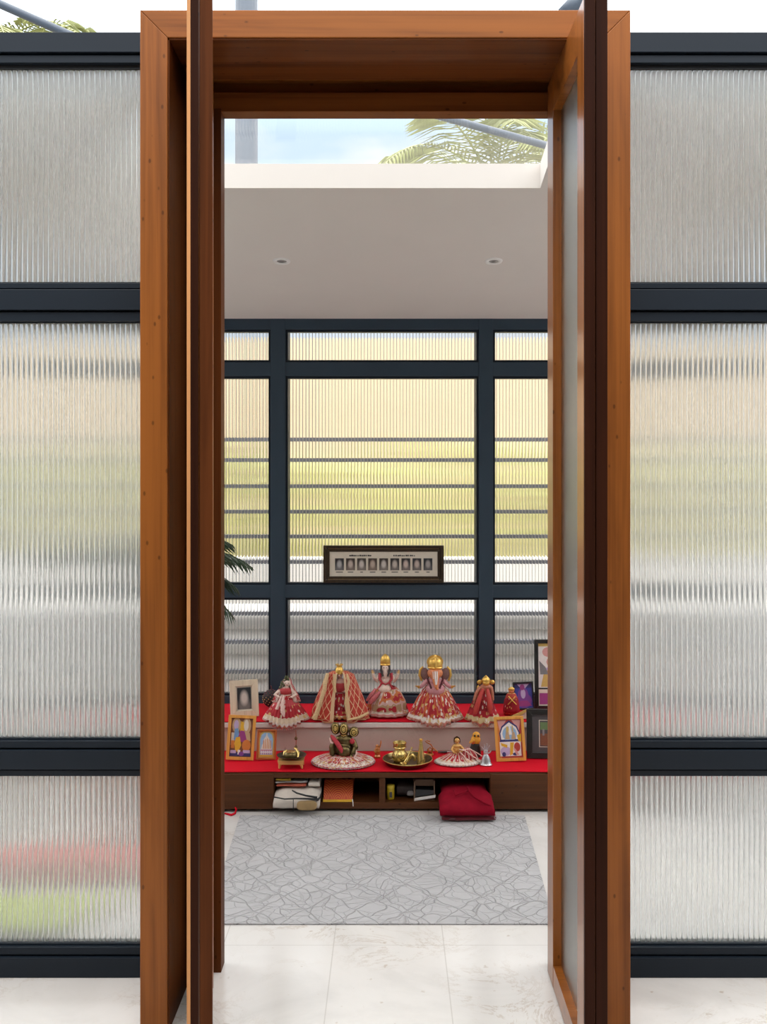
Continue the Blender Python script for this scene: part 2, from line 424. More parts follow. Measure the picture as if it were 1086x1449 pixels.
def portrait_mat(name, bg, face):
    m, nt, b = new_mat(name)
    t = nt.nodes.new('ShaderNodeTexCoord')
    def blob(cx, cz, rx, rz):
        mp = nt.nodes.new('ShaderNodeMapping'); mp.inputs['Location'].default_value = (-cx / rx, 0, -cz / rz); mp.inputs['Scale'].default_value = (1 / rx, 0, 1 / rz)
        L(nt, t.outputs['Generated'], mp.inputs[0]); g = node(nt, 'TexGradient'); g.gradient_type = 'SPHERICAL'; L(nt, mp.outputs[0], g.inputs[0]); return g.outputs[0]
    c = mix(nt, ramp(nt, blob(.5, .12, .62, .5), [(0, (0, 0, 0)), (.5, (1, 1, 1))]), bg, tuple(x * 1.5 + f * .25 for x, f in zip(bg, face)))
    c = mix(nt, ramp(nt, blob(.5, .52, .36, .42), [(0, (0, 0, 0)), (.55, (1, 1, 1))]), c, face)
    L(nt, c, b.inputs['Base Color']); b.inputs['Roughness'].default_value = .35
    return m

# ------------------------------------------------------------------ setting
HALL_Y = .4
D1 = 2.86                                   # glazed partition plane
XL, XR = -1.78, 1.74                         # side walls of the small room
DB = 4.95                                   # back window plane

bm = BM(); box(bm, -2.8, 2.8, -4.3, 5.02, -.06, 0)
obj('floor', bm, floor_m, label='white marble tiled floor running through the doorway', kind='structure')
for n_, side, x0, x1 in ((5, 'left', XL - .08, XL - .02), (6, 'right', XR + .02, XR + .08)):  # the side windows are unseen, added to bring daylight into the room
    bm = BM(); box(bm, x0, x1, 2.93, 5.02, 0, .30)
    obj('wall_' + side, bm, white_paint, label=f'low white side wall at the {side} end of the shrine room', kind='structure')
    w = thing(f'window_{n_}', f'unseen tall clear side window added for daylight at the {side} end of the shrine room', 'window', kind='structure')
    bm = BM(); prism(bm, [(2.96, .34), (4.98, .34), (4.98, 2.22), (2.96, 2.55)], x0 + .025, x0 + .033, 'x'); obj('glass_pane', bm, clear, w)
    for q in ([(2.93, .30), (2.98, .30), (2.98, 2.578), (2.93, 2.586)], [(4.97, .30), (5.02, .30), (5.02, 2.246), (4.97, 2.254)], [(3.93, .34), (3.98, .34), (3.98, 2.415), (3.93, 2.423)]):
        bm = BM(); prism(bm, q, x0, x1, 'x'); obj('mullion', bm, metal_slate, w)
    bm = BM(); box(bm, x0, x1, 2.98, 4.97, .30, .345); obj('bottom_rail', bm, metal_slate, w)
    bm = BM(); prism(bm, [(2.98, 2.53), (4.97, 2.206), (4.97, 2.254), (2.98, 2.578)], x0, x1, 'x'); obj('top_rail', bm, metal_slate, w)
bm = BM(); box(bm, XL, XR, DB, 5.03, 0, .282)
obj('wall_back', bm, white_paint, label='low white wall under the ribbed back window', kind='structure')
# unseen hall walls and ceiling, added around the viewer to dim the doorway front
bm = BM(); box(bm, -2.7, 2.7, -4.3, -4.2, 0, 3.1)
obj('wall_front', bm, hall_paint, label='unseen hall wall added behind the viewer', kind='structure')
for side, x0, x1 in (('hall_left', -2.8, -2.7), ('hall_right', 2.7, 2.8)):
    bm = BM(); box(bm, x0, x1, -4.3, 2.8, 0, 3.1); obj('wall_' + side, bm, hall_paint, label=f'unseen added side wall of the {side[5:]} half of the hall outside the shrine room', kind='structure')
bm = BM(); box(bm, -2.8, 2.8, -4.3, HALL_Y, 3.1, 3.2); obj('ceiling_hall_added', bm, hall_paint, label='unseen hall ceiling added over the viewer to hold back daylight, ending before the open roof strip', kind='structure')

# sloping ceiling slab with skylight opening
SL = .1627
def zc(y): return 2.2607 + SL * (DB - y)
TH = .088
def ceiling():
    bm = BM()
    xs = [XL - .1, -.74, .5415, XR + .1]; ys = [2.938, 2.975, 3.51, 5.05]
    V = {}
    def vt(i, j, t):
        k = (i, j, t)
        if k not in V: V[k] = bm.verts.new((xs[i], ys[j], zc(ys[j]) + (TH if t else 0)))
        return V[k]
    hole = (1, 1)
    cells = {(i, j) for i in range(3) for j in range(3)} - {hole}
    for i, j in cells:
        bm.faces.new((vt(i, j, 0), vt(i, j + 1, 0), vt(i + 1, j + 1, 0), vt(i + 1, j, 0)))
        bm.faces.new((vt(i, j, 1), vt(i + 1, j, 1), vt(i + 1, j + 1, 1), vt(i, j + 1, 1)))
        for (a, b_), (di, dj) in ((((i, j), (i, j + 1)), (-1, 0)), (((i + 1, j), (i + 1, j + 1)), (1, 0)), (((i, j), (i + 1, j)), (0, -1)), (((i, j + 1), (i + 1, j + 1)), (0, 1))):
            if (i + di, j + dj) not in cells:
                bm.faces.new((vt(*a, 0), vt(*b_, 0), vt(*b_, 1), vt(*a, 1)))
    bmesh.ops.recalc_face_normals(bm, faces=bm.faces[:])
    return bm
obj('ceiling', ceiling(), plaster, label='sloping warm white plaster ceiling with a skylight opening', kind='structure')
w = thing('window_4', 'clear glass skylight lying over the roof opening', 'skylight', (0, 0, 0), kind='structure')
bm = BM()
prism(bm, [(2.945, zc(2.945) + TH + .002), (3.56, zc(3.56) + TH + .002), (3.56, zc(3.56) + TH + .008), (2.945, zc(2.945) + TH + .008)], -.79, .60, 'x')
obj('glass_pane', bm, clear, w)

# downlights
for X, who in ((399, 'left'), (699, 'right')):
    d = 4.19
    t = thing('ceiling_downlight', f'small round recessed spotlight, the {who} one of two in the sloping ceiling', 'ceiling light', (px(X, d), d, zc(d)), (math.atan(-SL), 0, 0), 'recessed spotlights in the ceiling')
    bm = BM(); lathe(bm, [(.021, -.001), (.0225, -.004), (.036, -.004), (.039, .001)], 28)
    obj('trim_ring', bm, white_paint, t, 40)
    bm = BM(); lathe(bm, [(.0001, -.0008), (.021, -.001)], 24)
    lathe(bm, [(.009, -.003), (.016, -.0022), (.021, -.0012)], 20)
    obj('lens', bm, plain('downlight_lens' + who, (.34, .33, .32), .35, .3), t, 40)

# ---- fluted panes
def fluted_bm(x0, x1, y, z0, z1, pitch=.0152, amp=.0034, th=.006, m=10):
    bm = BM(); n = max(1, round((x1 - x0) / pitch)); p = (x1 - x0) / n
    fr = []
    for k in range(n):
        for j in range(m):
            t = .5 - .5 * math.cos(math.pi * j / m)
            fr.append((x0 + p * (k + t), y - amp * math.sqrt(max(0, 1 - (2 * t - 1) ** 2))))
    fr.append((x1, y))
    lo = [bm.verts.new((a, b_, z0)) for a, b_ in fr]; hi = [bm.verts.new((a, b_, z1)) for a, b_ in fr]
    for i in range(len(fr) - 1):
        f = bm.faces.new((lo[i], lo[i + 1], hi[i + 1], hi[i]))
        f.material_index = 1 if (i % m) < 2 or (i % m) >= m - 2 else 0
    b0 = [bm.verts.new((x, y + th, z)) for x, z in ((x0, z0), (x1, z0), (x1, z1), (x0, z1))]
    bm.faces.new((b0[1], b0[0], b0[3], b0[2]))
    bm.faces.new((b0[0], lo[0], hi[0], b0[3])); bm.faces.new((lo[-1], b0[1], b0[2], hi[-1]))
    bm.faces.new(lo[::-1] + [b0[0], b0[1]]); bm.faces.new(hi + [b0[2], b0[3]])
    bmesh.ops.recalc_face_normals(bm, faces=bm.faces[:])
    return bm

S1 = D1 / F
def z1(y): return EYE - (y - CY) * S1
# rails: (top, main_top, main_bottom, bottom) in picture rows at the partition plane
RAILS = [(52, 52, 80, 93), (402, 412, 441, 456), (1046, 1058, 1085, 1095.5), (1336, 1348.5, 1377.2, 1377.2)]
def partition(n, x0, x1, xend, lab):
    w = thing(f'window_{n}', lab, 'window', kind='structure')
    for (a, b_, c, e) in RAILS:
        bm = BM()
        zt, zmt, zmb, zb = z1(a), z1(b_), z1(c), max(.0005, z1(e))
        zmb = max(zmb, .0005)
        box(bm, x0, x1, D1 - .002, D1 + .034, zb, zt)
        box(bm, x0, x1, D1 - .030, D1 + .05, zmb, zmt)
        if zt > zmt + .004: box(bm, x0, x1, D1 - .020, D1 + .04, zmt + .004, zt)
        if zb < zmb - .004: box(bm, x0, x1, D1 - .020, D1 + .04, zb, zmb - .004)
        obj('frame_rail', bm, metal_navy, w, bevel=.0015)
    bm = BM(); xa, xb = sorted((xend, xend + (.08 if xend > 0 else -.08)))
    box(bm, xa, xb, D1 - .03, D1 + .05, .0005, z1(52)); obj('end_post', bm, metal_navy, w, bevel=.0015)
    for (t, b_) in ((93, 402), (456, 1046), (1095.5, 1336)):
        obj('glass_pane', fluted_bm(x0, x1, D1 + .012, z1(b_) - .006, z1(t) + .006), [fluted_soft, groove_soft], w, 35)
        bm = BM(); box(bm, x0, x1, D1 - .004, D1 + .004, z1(t) - .011 if t == 93 else z1(t) - .003, z1(t)); box(bm, x0, x1, D1 - .006, D1 + .006, z1(b_), z1(b_) + .005)
        obj('glazing_seal', bm, [rubber] if t == 93 else [metal_navy], w)
partition(1, -1.72, -.6555, -1.78, 'ribbed glass partition in a navy metal frame, left of the wooden doorway')
partition(2, .6315, 1.68, 1.68, 'ribbed glass partition in a navy metal frame, right of the wooden doorway')

# ---- back window
SB = DB / F
def zb_(y): return EYE - (y - CY) * SB
def xb_(x): return (x - CX) * SB
w = thing('window_3', 'large ribbed glass back window with slate metal mullions behind the altar', 'window', kind='structure')
H = [(451, 466), (512.5, 532), (828, 846), (985, 1003)]
VX = [(xb_(383), xb_(404)), (xb_(678), xb_(698))]
for a, b_ in H:
    bm = BM(); box(bm, XL, XR, DB, DB + .06, zb_(b_), zb_(a) + (.0 if a > 451 else .004)); obj('frame_rail', bm, metal_slate, w, bevel=.002)
for a, b_ in VX:
    bm = BM(); box(bm, a, b_, DB - .004, DB + .062, zb_(1003), zb_(451)); obj('mullion', bm, metal_slate, w, bevel=.002)
cols = [(XL, VX[0][0]), (VX[0][1], VX[1][0]), (VX[1][1], XR)]
for r0, r1 in ((466, 512.5), (532, 828), (846, 985)):
    for a, b_ in cols:
        bm = BM(); t = .012; zz0, zz1 = zb_(r1), zb_(r0)
        for q in ((a, a + t, zz0, zz1), (b_ - t, b_, zz0, zz1), (a + t, b_ - t, zz0, zz0 + t), (a + t, b_ - t, zz1 - t, zz1)):
            box(bm, q[0], q[1], DB + .012, DB + .05, q[2], q[3])
        obj('glazing_bead', bm, metal_navy, w)
        obj('glass_pane', fluted_bm(a + .004, b_ - .004, DB + .03, zz0 + .004, zz1 - .004, pitch=.0165, amp=.0042), [fluted, groove], w, 35)

# ---- wooden door frame
YF, YR = 2.555, 2.845
fx0, fx1, fx2, fx3 = -.655, -.583, .559, .631
ZI, ZO = 2.605, 2.6775
t = thing('trim_1', 'deep honey-brown wooden door frame with mitred corners', 'door frame', kind='structure')
bm = BM(); prism(bm, [(fx0, 0), (fx1, 0), (fx1, ZI), (fx0, ZO)], YF, YR); obj('jamb', bm, wood_z, t, bevel=.002)
bm = BM(); prism(bm, [(fx2, 0), (fx3, 0), (fx3, ZO), (fx2, ZI)], YF, YR); obj('jamb', bm, wood_z, t, bevel=.002)
bm = BM(); prism(bm, [(fx0, ZO), (fx1, ZI), (fx2, ZI), (fx3, ZO)], YF, YR - .03); box(bm, fx0, fx3, YR - .03, 2.93, ZI + .02, ZO); obj('lintel', bm, wood_x, t, bevel=.002)
bm = BM(); box(bm, fx1 + .004, fx2 - .004, YF + .004, YR - .03, ZI - .004, ZI - .0002); obj('soffit_shade', bm, lining_x, t, label='underside of the lintel, its shade put into a darker brown')  # thin sheet that carries the painted shade under the lintel
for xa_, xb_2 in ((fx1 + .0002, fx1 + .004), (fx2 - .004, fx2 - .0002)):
    bm = BM(); box(bm, xa_, xb_2, YF + .004, YR, .001, ZI - .004); obj('jamb_shade', bm, lining_z, t, label='inner side of the jamb, its shade put into a darker brown')  # thin sheets that carry the painted shade inside the jambs
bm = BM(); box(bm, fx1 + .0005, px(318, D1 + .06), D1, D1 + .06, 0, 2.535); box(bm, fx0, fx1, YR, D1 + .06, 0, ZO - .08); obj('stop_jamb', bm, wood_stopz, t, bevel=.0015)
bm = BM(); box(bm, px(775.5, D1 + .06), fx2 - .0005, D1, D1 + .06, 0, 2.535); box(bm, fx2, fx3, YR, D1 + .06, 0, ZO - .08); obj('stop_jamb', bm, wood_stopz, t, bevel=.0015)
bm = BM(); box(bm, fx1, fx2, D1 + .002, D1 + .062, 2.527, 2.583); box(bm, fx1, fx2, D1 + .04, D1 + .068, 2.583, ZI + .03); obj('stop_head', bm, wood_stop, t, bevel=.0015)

# ---- door leaves: local u along the leaf (x), thickness in y, hinge at u = 0
def leaf(n, lab, loc, rz, wid, th, flip, edge_a, edge_b, bead):
    """flip: +1 when the visible inside face is at local y = th, -1 when at y = 0"""
    w = thing(f'door_{n}', lab, 'door', loc, (0, 0, rz), kind='structure')
    zb0, zt0 = .007, 2.598
    ws, wt, wb = .094, .105, .062
    e = .0
    bm = BM(); box(bm, 0, ws, 0, th, zb0, zt0); obj('hinge_stile', bm, wood_leaf, w, bevel=.002)
    bm = BM(); box(bm, wid - ws, wid - .012, 0, th, zb0, zt0); obj('closing_stile', bm, wood_leaf, w, bevel=.002)
    bm = BM(); box(bm, ws, wid - ws, .001, th - .001, zt0 - wt, zt0); obj('top_rail', bm, wood_y, w)
    bm = BM(); box(bm, ws, wid - ws, .001, th - .001, zb0, zb0 + wb); obj('bottom_rail', bm, wood_y, w)
    # closing edge, rebated: two strips with a shadow groove between
    m = th * .47
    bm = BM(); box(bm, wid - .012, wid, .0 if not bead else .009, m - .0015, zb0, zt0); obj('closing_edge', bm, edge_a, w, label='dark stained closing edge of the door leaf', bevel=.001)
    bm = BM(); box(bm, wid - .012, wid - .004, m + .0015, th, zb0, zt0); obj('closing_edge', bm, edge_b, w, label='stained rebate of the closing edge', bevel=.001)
    if bead:
        bm = BM(); box(bm, wid - .012, wid + .0005, .0, .0085, zb0, zt0); obj('lit_edge_strip', bm, wood_lit_edge, w, label='pale wooden strip coloured as the lit corner of the leaf')
    gy = (th - .030, th - .024) if flip > 0 else (.024, .030)
    bm = BM(); box(bm, ws - .006, wid - ws + .006, gy[0], gy[1], zb0 + wb - .006, zt0 - wt + .006)
    obj('glass_pane', bm, frosted, w)
    for z in (2.37, 1.625, .905, .18):
        bm = BM(); y0 = -.004 if flip > 0 else th - .004
        box(bm, .002, .045, y0 - .0015 if flip > 0 else th - .0015, (0.0015) if flip > 0 else th + .004, z - .07, z + .07)
        tube(bm, [(-.004, (-.005 if flip > 0 else th + .005), z - .07, .006), (-.004, (-.005 if flip > 0 else th + .005), z + .07, .006)], 10)
        obj('hinge', bm, hinge_black, w, label='black metal hinge')
    return w
a = R(10)
# left leaf: direction hinge -> closing edge is (sin a, -cos a); thickness normal (towards the middle) is (cos a, sin a)
far = Vector((-.5155, 2.8505)); nrm = Vector((math.cos(a), math.sin(a)))
org = far - nrm * .060
leaf(1, 'left door leaf standing open towards the viewer, seen almost edge on', (org.x, org.y, 0), R(-90) + a, .549, .060, +1, wood_dark, wood_dark2, True)
# right leaf at exactly 90 degrees: inside face at x = .462
leaf(2, 'right door leaf standing open, its frosted glass and honey-brown inner face showing', (.462, 2.856, 0), R(-90), .546, .055, -1, wood_dark, wood_dark, False)

# ------------------------------------------------------------------ room contents
bm = BM()
d0, d1 = 3.166, 4.186
uu = 24
G = []
for j in range(uu + 1):
    row = []
    for i in range(uu + 1):
        s, q = i / uu, j / uu
        xl = -.60 - .043 * q; xr = .535 + .044 * q
        row.append(bm.verts.new((xl + (xr - xl) * s, d0 + (d1 - d0) * q, .0045 + .002 * mnoise.noise(Vector((s * 6, q * 6, 0))))))
    G.append(row)
for j in range(uu):
    for i in range(uu): bm.faces.new((G[j][i], G[j][i + 1], G[j + 1][i + 1], G[j + 1][i]))
ext = bmesh.ops.extrude_face_region(bm, geom=bm.faces[:])
for v in [v for v in ext['geom'] if isinstance(v, bmesh.types.BMVert)]: v.co.z = .0005
bmesh.ops.recalc_face_normals(bm, faces=bm.faces[:])
obj('floor_rug', bm, rug_m, smooth=50, label='grey quilted rug on the marble floor before the altar', cat='rug')

# altar bench
YB = 4.24; SBn = YB / F
def xz(x, y, d): return px(x, d), pz(y, d)
bx0, bx1 = -1.30, 1.26
t = thing('altar_bench', 'low dark walnut altar bench with open compartments and drawers', 'bench', (0, YB, 0))
zt = .170; zo = pz(1101, YB); zi = pz(1136, YB)
xa, xm0, xm1, xe = px(388, YB), px(537, YB), px(545.5, YB), px(693.5, YB)
bm = BM(); box(bm, bx0, bx1, 0, .315, zo, zt); obj('top_board', bm, wood_bench, t, bevel=.0015)
bm = BM(); box(bm, bx0, bx1, .004, .315, .012, zi); obj('bottom_board', bm, wood_bench, t, bevel=.0015)
bm = BM(); box(bm, bx0, bx1, .300, .315, zi, zo); obj('back_panel', bm, wood_bench, t)
bm = BM(); box(bm, xm0, xm1, .003, .300, zi, zo); obj('divider', bm, wood_bench, t)
for x in (xa - .016, xe, bx0, bx1 - .016):
    bm = BM(); box(bm, x, x + .016, .004, .300, zi, zo); obj('side_panel', bm, wood_bench, t)
for x0, x1 in ((bx0 + .002, xa - .002), (xe + .002, bx1 - .002)):
    bm = BM(); box(bm, x0, x1, -.006, .012, .014, zt - .004); obj('drawer_front', bm, wood_bench, t, bevel=.0015)
bm = BM(); box(bm, bx0 + .02, bx1 - .02, .05, .30, 0, .012); obj('plinth', bm, cyl_black, t)

# marble step behind
YS = 4.560; zs = .310
t = thing('marble_step', 'beige marble upper step rising behind the bench', 'step', (0, YS, 0))
bm = BM(); box(bm, bx0, bx1, .012, .385, 0, zs - .026); obj('riser', bm, step_m, t)
bm = BM(); box(bm, bx0, bx1, 0, .385, zs - .026, zs - .003); obj('step_slab', bm, marble('pale_marble_slab', (.74, .68, .63), (.4, .3, .24), False, .25), t, bevel=.002)

def cloth(name, lab, x0, x1, ya, yb, z, drop=0, nx=90, ny=14, seed=0, mat_=red_cloth_plain, wob=.0025):
    bm = BM(); G = []
    rows = [(ya + (yb - ya) * j / ny, 0) for j in range(ny + 1)]
    if drop: rows = [(ya - .003, -drop), (ya - .0035, -drop * .5), (ya - .003, -.004)] + rows
    for (y, dz) in rows:
        row = []
        for i in range(nx + 1):
            x = x0 + (x1 - x0) * i / nx
            nn = mnoise.noise(Vector((x * 7 + y * 9, y * 13, seed))) + .5 * mnoise.noise(Vector((x * 19, y * 22, seed + 4)))
            if dz == 0: row.append(bm.verts.new((x, y + .006 * mnoise.noise(Vector((x * 5, seed, 2))) * (1 if y < ya + .01 else 0), z + .003 + wob * max(-.8, nn))))
            else: row.append(bm.verts.new((x, y - .003 * (1 + nn), z + dz + .004 * nn)))
        G.append(row)
    for A, B in zip(G, G[1:]):
        for i in range(nx): bm.faces.new((A[i], A[i + 1], B[i + 1], B[i]))
    o = obj(name, bm, mat_, smooth=60, label=lab, cat='cloth')
    so = o.modifiers.new('thickness', 'SOLIDIFY'); so.thickness = .0012; so.offset = 1
    return o
cloth('altar_cloth', 'bright red cloth spread over the wooden bench top', bx0, bx1, YB + .003, YS + .008, zt, 0, seed=1, wob=.0015)
cloth('altar_cloth', 'bright red cloth laid on the marble step under the large idols', bx0, bx1, YS + .004, YS + .375, zs - .003, 0, seed=5, wob=.0015)

Z1, Z2 = zt + .006, zs + .0035
def on1(x, d): return (px(x, d), d, Z1)
def on2(x, d): return (px(x, d), d, Z2)

# -------- idols. Geometry lists are in picture pixels at depth d, scaled by the Empty-free factor s
def scaled(bm, s):
    bmesh.ops.scale(bm, vec=(s, s, s), verts=bm.verts[:]); return bm

def skirt(parent, mat_, prof, s, pleats=26, amp=.05, sy=.75, droop=0, edge=None, name='skirt', n=156, sx=1):
    bm = BM()
    def fn(p, a, v):
        if droop:
            over = max(0, -p.y - edge)
            p.z -= min(droop, over * 1.3) * (1 - v) ** 2
        return p
    lathe(bm, prof, n, pleats=pleats, amp=amp, sx=sx, sy=sy, fn=fn)
    o = obj(name, scaled(bm, s), mat_, parent, 60)
    so = o.modifiers.new('thickness', 'SOLIDIFY'); so.thickness = .002; so.offset = -1
    return o

def fringe(parent, prof_r, s, sy, mat_, n=60, droop=0, zl=1.2, sx=1, edge=0):
    """bead fringe along the hem, one part"""
    bm = BM()
    for k in range(n):
        a = 2 * math.pi * k / n
        x, y = prof_r * math.cos(a) * sx, prof_r * math.sin(a) * sy
        if y > prof_r * .25: continue
        dz = -min(droop, 1.3 * max(0, -y - edge)) if droop else 0
        ell(bm, (x, y, zl - .3 + dz), (.55, .55, .9), 0, 6, 5)
    return obj('hem_fringe', scaled(bm, s), mat_, parent, 60)

D2 = 4.655; s2 = D2 / F
def base2(x, d=D2): return thing_loc(x, d, Z2)
def thing_loc(x, d, z): return (px(x, d), d, z)

veil_a_red = plain('red_figured_blouse', (.42, .03, .035), .6, vary=.6, vscale=240)
lip = plain('painted_red_lips', (.45, .03, .03), .5)
def face(t, c, r, s):
    for sg in (-1, 1):
        bm = BM(); ell(bm, (c[0] + sg * r[0] * .38, c[1] - r[1] * .88, c[2] + r[2] * .12), (r[0] * .17, r[1] * .1, r[2] * .10), 0, 8, 6)
        tube(bm, [(c[0] + sg * r[0] * .2, c[1] - r[1] * .95, c[2] + r[2] * .3, r[0] * .05), (c[0] + sg * r[0] * .58, c[1] - r[1] * .8, c[2] + r[2] * .32, r[0] * .04)], 5)
        obj('eye', scaled(bm, s), hair_black, t, 60)
    bm = BM(); ell(bm, (c[0], c[1] - r[1] * .9, c[2] - r[2] * .45), (r[0] * .22, r[1] * .1, r[2] * .08), 0, 8, 6); obj('mouth', scaled(bm, s), lip, t, 60)
# 1 doll with leafy hair, far left
d = 4.603; s = d / F
t = thing('doll_idol', 'doll idol in pleated red and white skirt with leafy dark crown, leftmost of its row', 'idol', thing_loc(405, d, Z2 + .003), (0, 0, 0), 'dressed idols on the upper step')
t.scale = (1, 1, 0.8)
skirt(t, sk_a, [(31.5, .6), (30.5, 4), (24, 18), (14, 34), (9, 42)], s, 30, .06, .74, 13, edge=(d - YS) / s + 1.6)
fringe(t, 33, s, .76, garland_pale, 72, 13, edge=(d - YS) / s + 1.6)
bm = BM(); ell(bm, (0, 0, 44), (9, 7, 9)); ell(bm, (0, -1, 51), (8, 6, 6)); tube(bm, [(-9, -2, 50, 3), (-15, -6, 44, 2.6), (-8, -10, 40, 2.2)]); tube(bm, [(9, -2, 50, 3), (15, -6, 44, 2.6), (8, -10, 40, 2.2)])
tube(bm, [(0, -1, 54, 3), (2, -1, 60, 2.6)]); ell(bm, (2, -2, 63), (4.4, 4.4, 5.2)); ell(bm, (2, -6.2, 62.5), (.9, 1, 1.1))
hand(bm, (-8, -10, 40), (.9, -.3, .2), 1, 3.2); hand(bm, (8, -10, 40), (-.9, -.3, .2), -1, 3.2)
obj('body', scaled(bm, s), cream_skin, t, remesh=.0014)
bm = BM(); ell(bm, (0, -.6, 48.5), (9.6, 7.6, 8.5)); obj('blouse', scaled(bm, s), veil_a_red, t, 60)
face(t, (2, -2, 63), (4.4, 4.4, 5.2), s)
bm = BM(); lathe(bm, [(20, 30), (17, 40), (12, 52), (7, 62), (5.5, 69), (2, 72)], 40, sy=.62, pleats=9, amp=.05, a0=-55, a1=235, fn=lambda p, a_, v: Vector((p.x + v * 2, p.y + 2, p.z)))
o = obj('veil', scaled(bm, s), veil_a, t, 60); o.modifiers.new('thickness', 'SOLIDIFY').thickness = .0015
bm = BM()
for k in range(46):
    an = rnd.uniform(0, 6.28); hh = rnd.uniform(54, 75); r = 7 * (1 - (hh - 54) / 27)
    ell(bm, (r * math.cos(an) + 1 - (hh < 66) * 3, r * math.sin(an) * .7, hh), (1.3, 1.3, 2.4), 0, 6, 5, (rnd.uniform(-.6, .6), rnd.uniform(-.6, .6), 0))
obj('leaf_crown', scaled(bm, s), [plain('olive_leaf_crown', (.10, .11, .045), .5, vary=.7, vscale=150)], t, 60)
bm = BM(); tube(bm, [(-2, -13, 44, 1.6), (-3, -20, 30, 2.6), (-2, -23, 18, 3.4), (0, -24, 10, 1)], 8); tube(bm, [(-5, -12, 44, 1.2), (-8, -17, 33, 2), (-11, -19, 22, 2.4)], 8)
obj('sash', scaled(bm, s), garland_pale, t, 60)

# 2 idol under the spread lattice veil
d = 4.615; s = d / F
t = thing('veiled_idol', 'idol wrapped in a wide orange-red veil with a gold lattice pattern', 'idol', thing_loc(481.5, d, Z2 + .003), (0, 0, 0), 'dressed idols on the upper step')
t.scale = (1, 1, 0.82)
skirt(t, sk_d, [(22, 5), (21, 8), (16, 24), (10, 44)], s, 18, .07, .8, name='dress')
bm = BM()
for k in range(9):
    an = math.pi + math.pi * k / 8
    tube(bm, [(16 + 0 * k, 0, 0, 0.01), (16, 0, 0, .01)], 4) if False else ell(bm, (20 * math.cos(an), 16 * math.sin(an), 5), (3.2, 1.2, 3.6), 0, 8, 6)
obj('dress_scallops', scaled(bm, s), plain('amber_scallop', (.55, .25, .08), .5, vary=.5, vscale=200), t, 60)
bm = BM(); ell(bm, (0, 0, 50), (11, 8, 12)); ell(bm, (0, -1, 62), (9, 7, 7)); tube(bm, [(0, -1, 66, 3), (-1, -2, 72, 3)]); ell(bm, (-1, -3, 75), (4.6, 4.6, 5.8)); ell(bm, (-1, -7.3, 74.5), (.8, 1, 1.2))
tube(bm, [(-9, -2, 62, 3), (-13, -6, 52, 2.6), (-7, -11, 48, 2.2)]); tube(bm, [(9, -2, 62, 3), (13, -6, 52, 2.6), (7, -11, 48, 2.2)])
hand(bm, (-7, -11, 48), (.8, -.4, .3), 1, 3); hand(bm, (7, -11, 48), (-.8, -.4, .3), -1, 3)
obj('body', scaled(bm, s), plain('rosy_painted_skin', (.62, .36, .30), .5, vary=.2, vscale=160), t, remesh=.0014)
bm = BM(); ell(bm, (0, -.6, 54), (11.8, 9, 13)); obj('blouse', scaled(bm, s), veil_a_red, t, 60)
face(t, (-1, -3, 75), (4.6, 4.6, 5.8), s)
bm = BM(); lathe(bm, [(5.6, 77), (6.4, 81), (5.2, 86), (4.4, 87), (3.6, 90), (4.4, 92)], 20, c=(-1, -2, 0), cap1=True); ell(bm, (-1, -5.5, 81), (3.5, 2.5, 3))
for k in range(6): ell(bm, (-1 + 4.2 * math.cos(k * 1.05), -2 + 4.2 * math.sin(k * 1.05), 92.5), (1.2, 1.2, 1.6), 0, 6, 5)
obj('crown', scaled(bm, s), gold, t, 50)
for nm, a0_, a1_ in (('veil', 108, 258), ('veil', -74, 72)):
    bm = BM()
    lathe(bm, [(40.5, .8), (39.3, 6), (36, 26), (29, 48), (23, 66), (20, 76), (12, 81), (4, 82)], 44, sy=.46, pleats=12, amp=.05, a0=a0_, a1=a1_,
          fn=(lambda p, a_, v: Vector((p.x * (1 - .04 * v), p.y - 4 * (1 - v), p.z - min(7, 1.2 * max(0, -(p.y - 4 * (1 - v)) - ((d - YS) / s + 1.8))) * (1 - v) ** 2))))
    o = obj(nm, scaled(bm, s), veil_m, t, 60); o.modifiers.new('thickness', 'SOLIDIFY').thickness = .0015
bm = BM()
tube(bm, [(-17, -8, 79, 2.5), (-20, -14, 66, 3.4), (-21, -17, 54, 3), (-26, -20, 34, 3.2), (-32, -22, 12, 3.6), (-35, -23, 5, 3.8)], 8)
tube(bm, [(10, -8, 78, 1.6), (13, -12, 66, 2.4), (10, -16, 48, 1.6), (8, -19, 30, 1.5), (13, -24.5, 4, 1.8)], 8)
tube(bm, [(-8, -8, 78, 1.8), (-8, -12, 62, 2.4), (-6, -14, 48, 2)], 8); tube(bm, [(13, -24.5, 4, 2.2), (28, -21, 7, 2.6), (40, -14, 13, 2.4)], 8)
obj('veil_border', scaled(bm, s), plain('gold_lace_border', (.62, .42, .22), .6, vary=.5, vscale=260), t, 60)

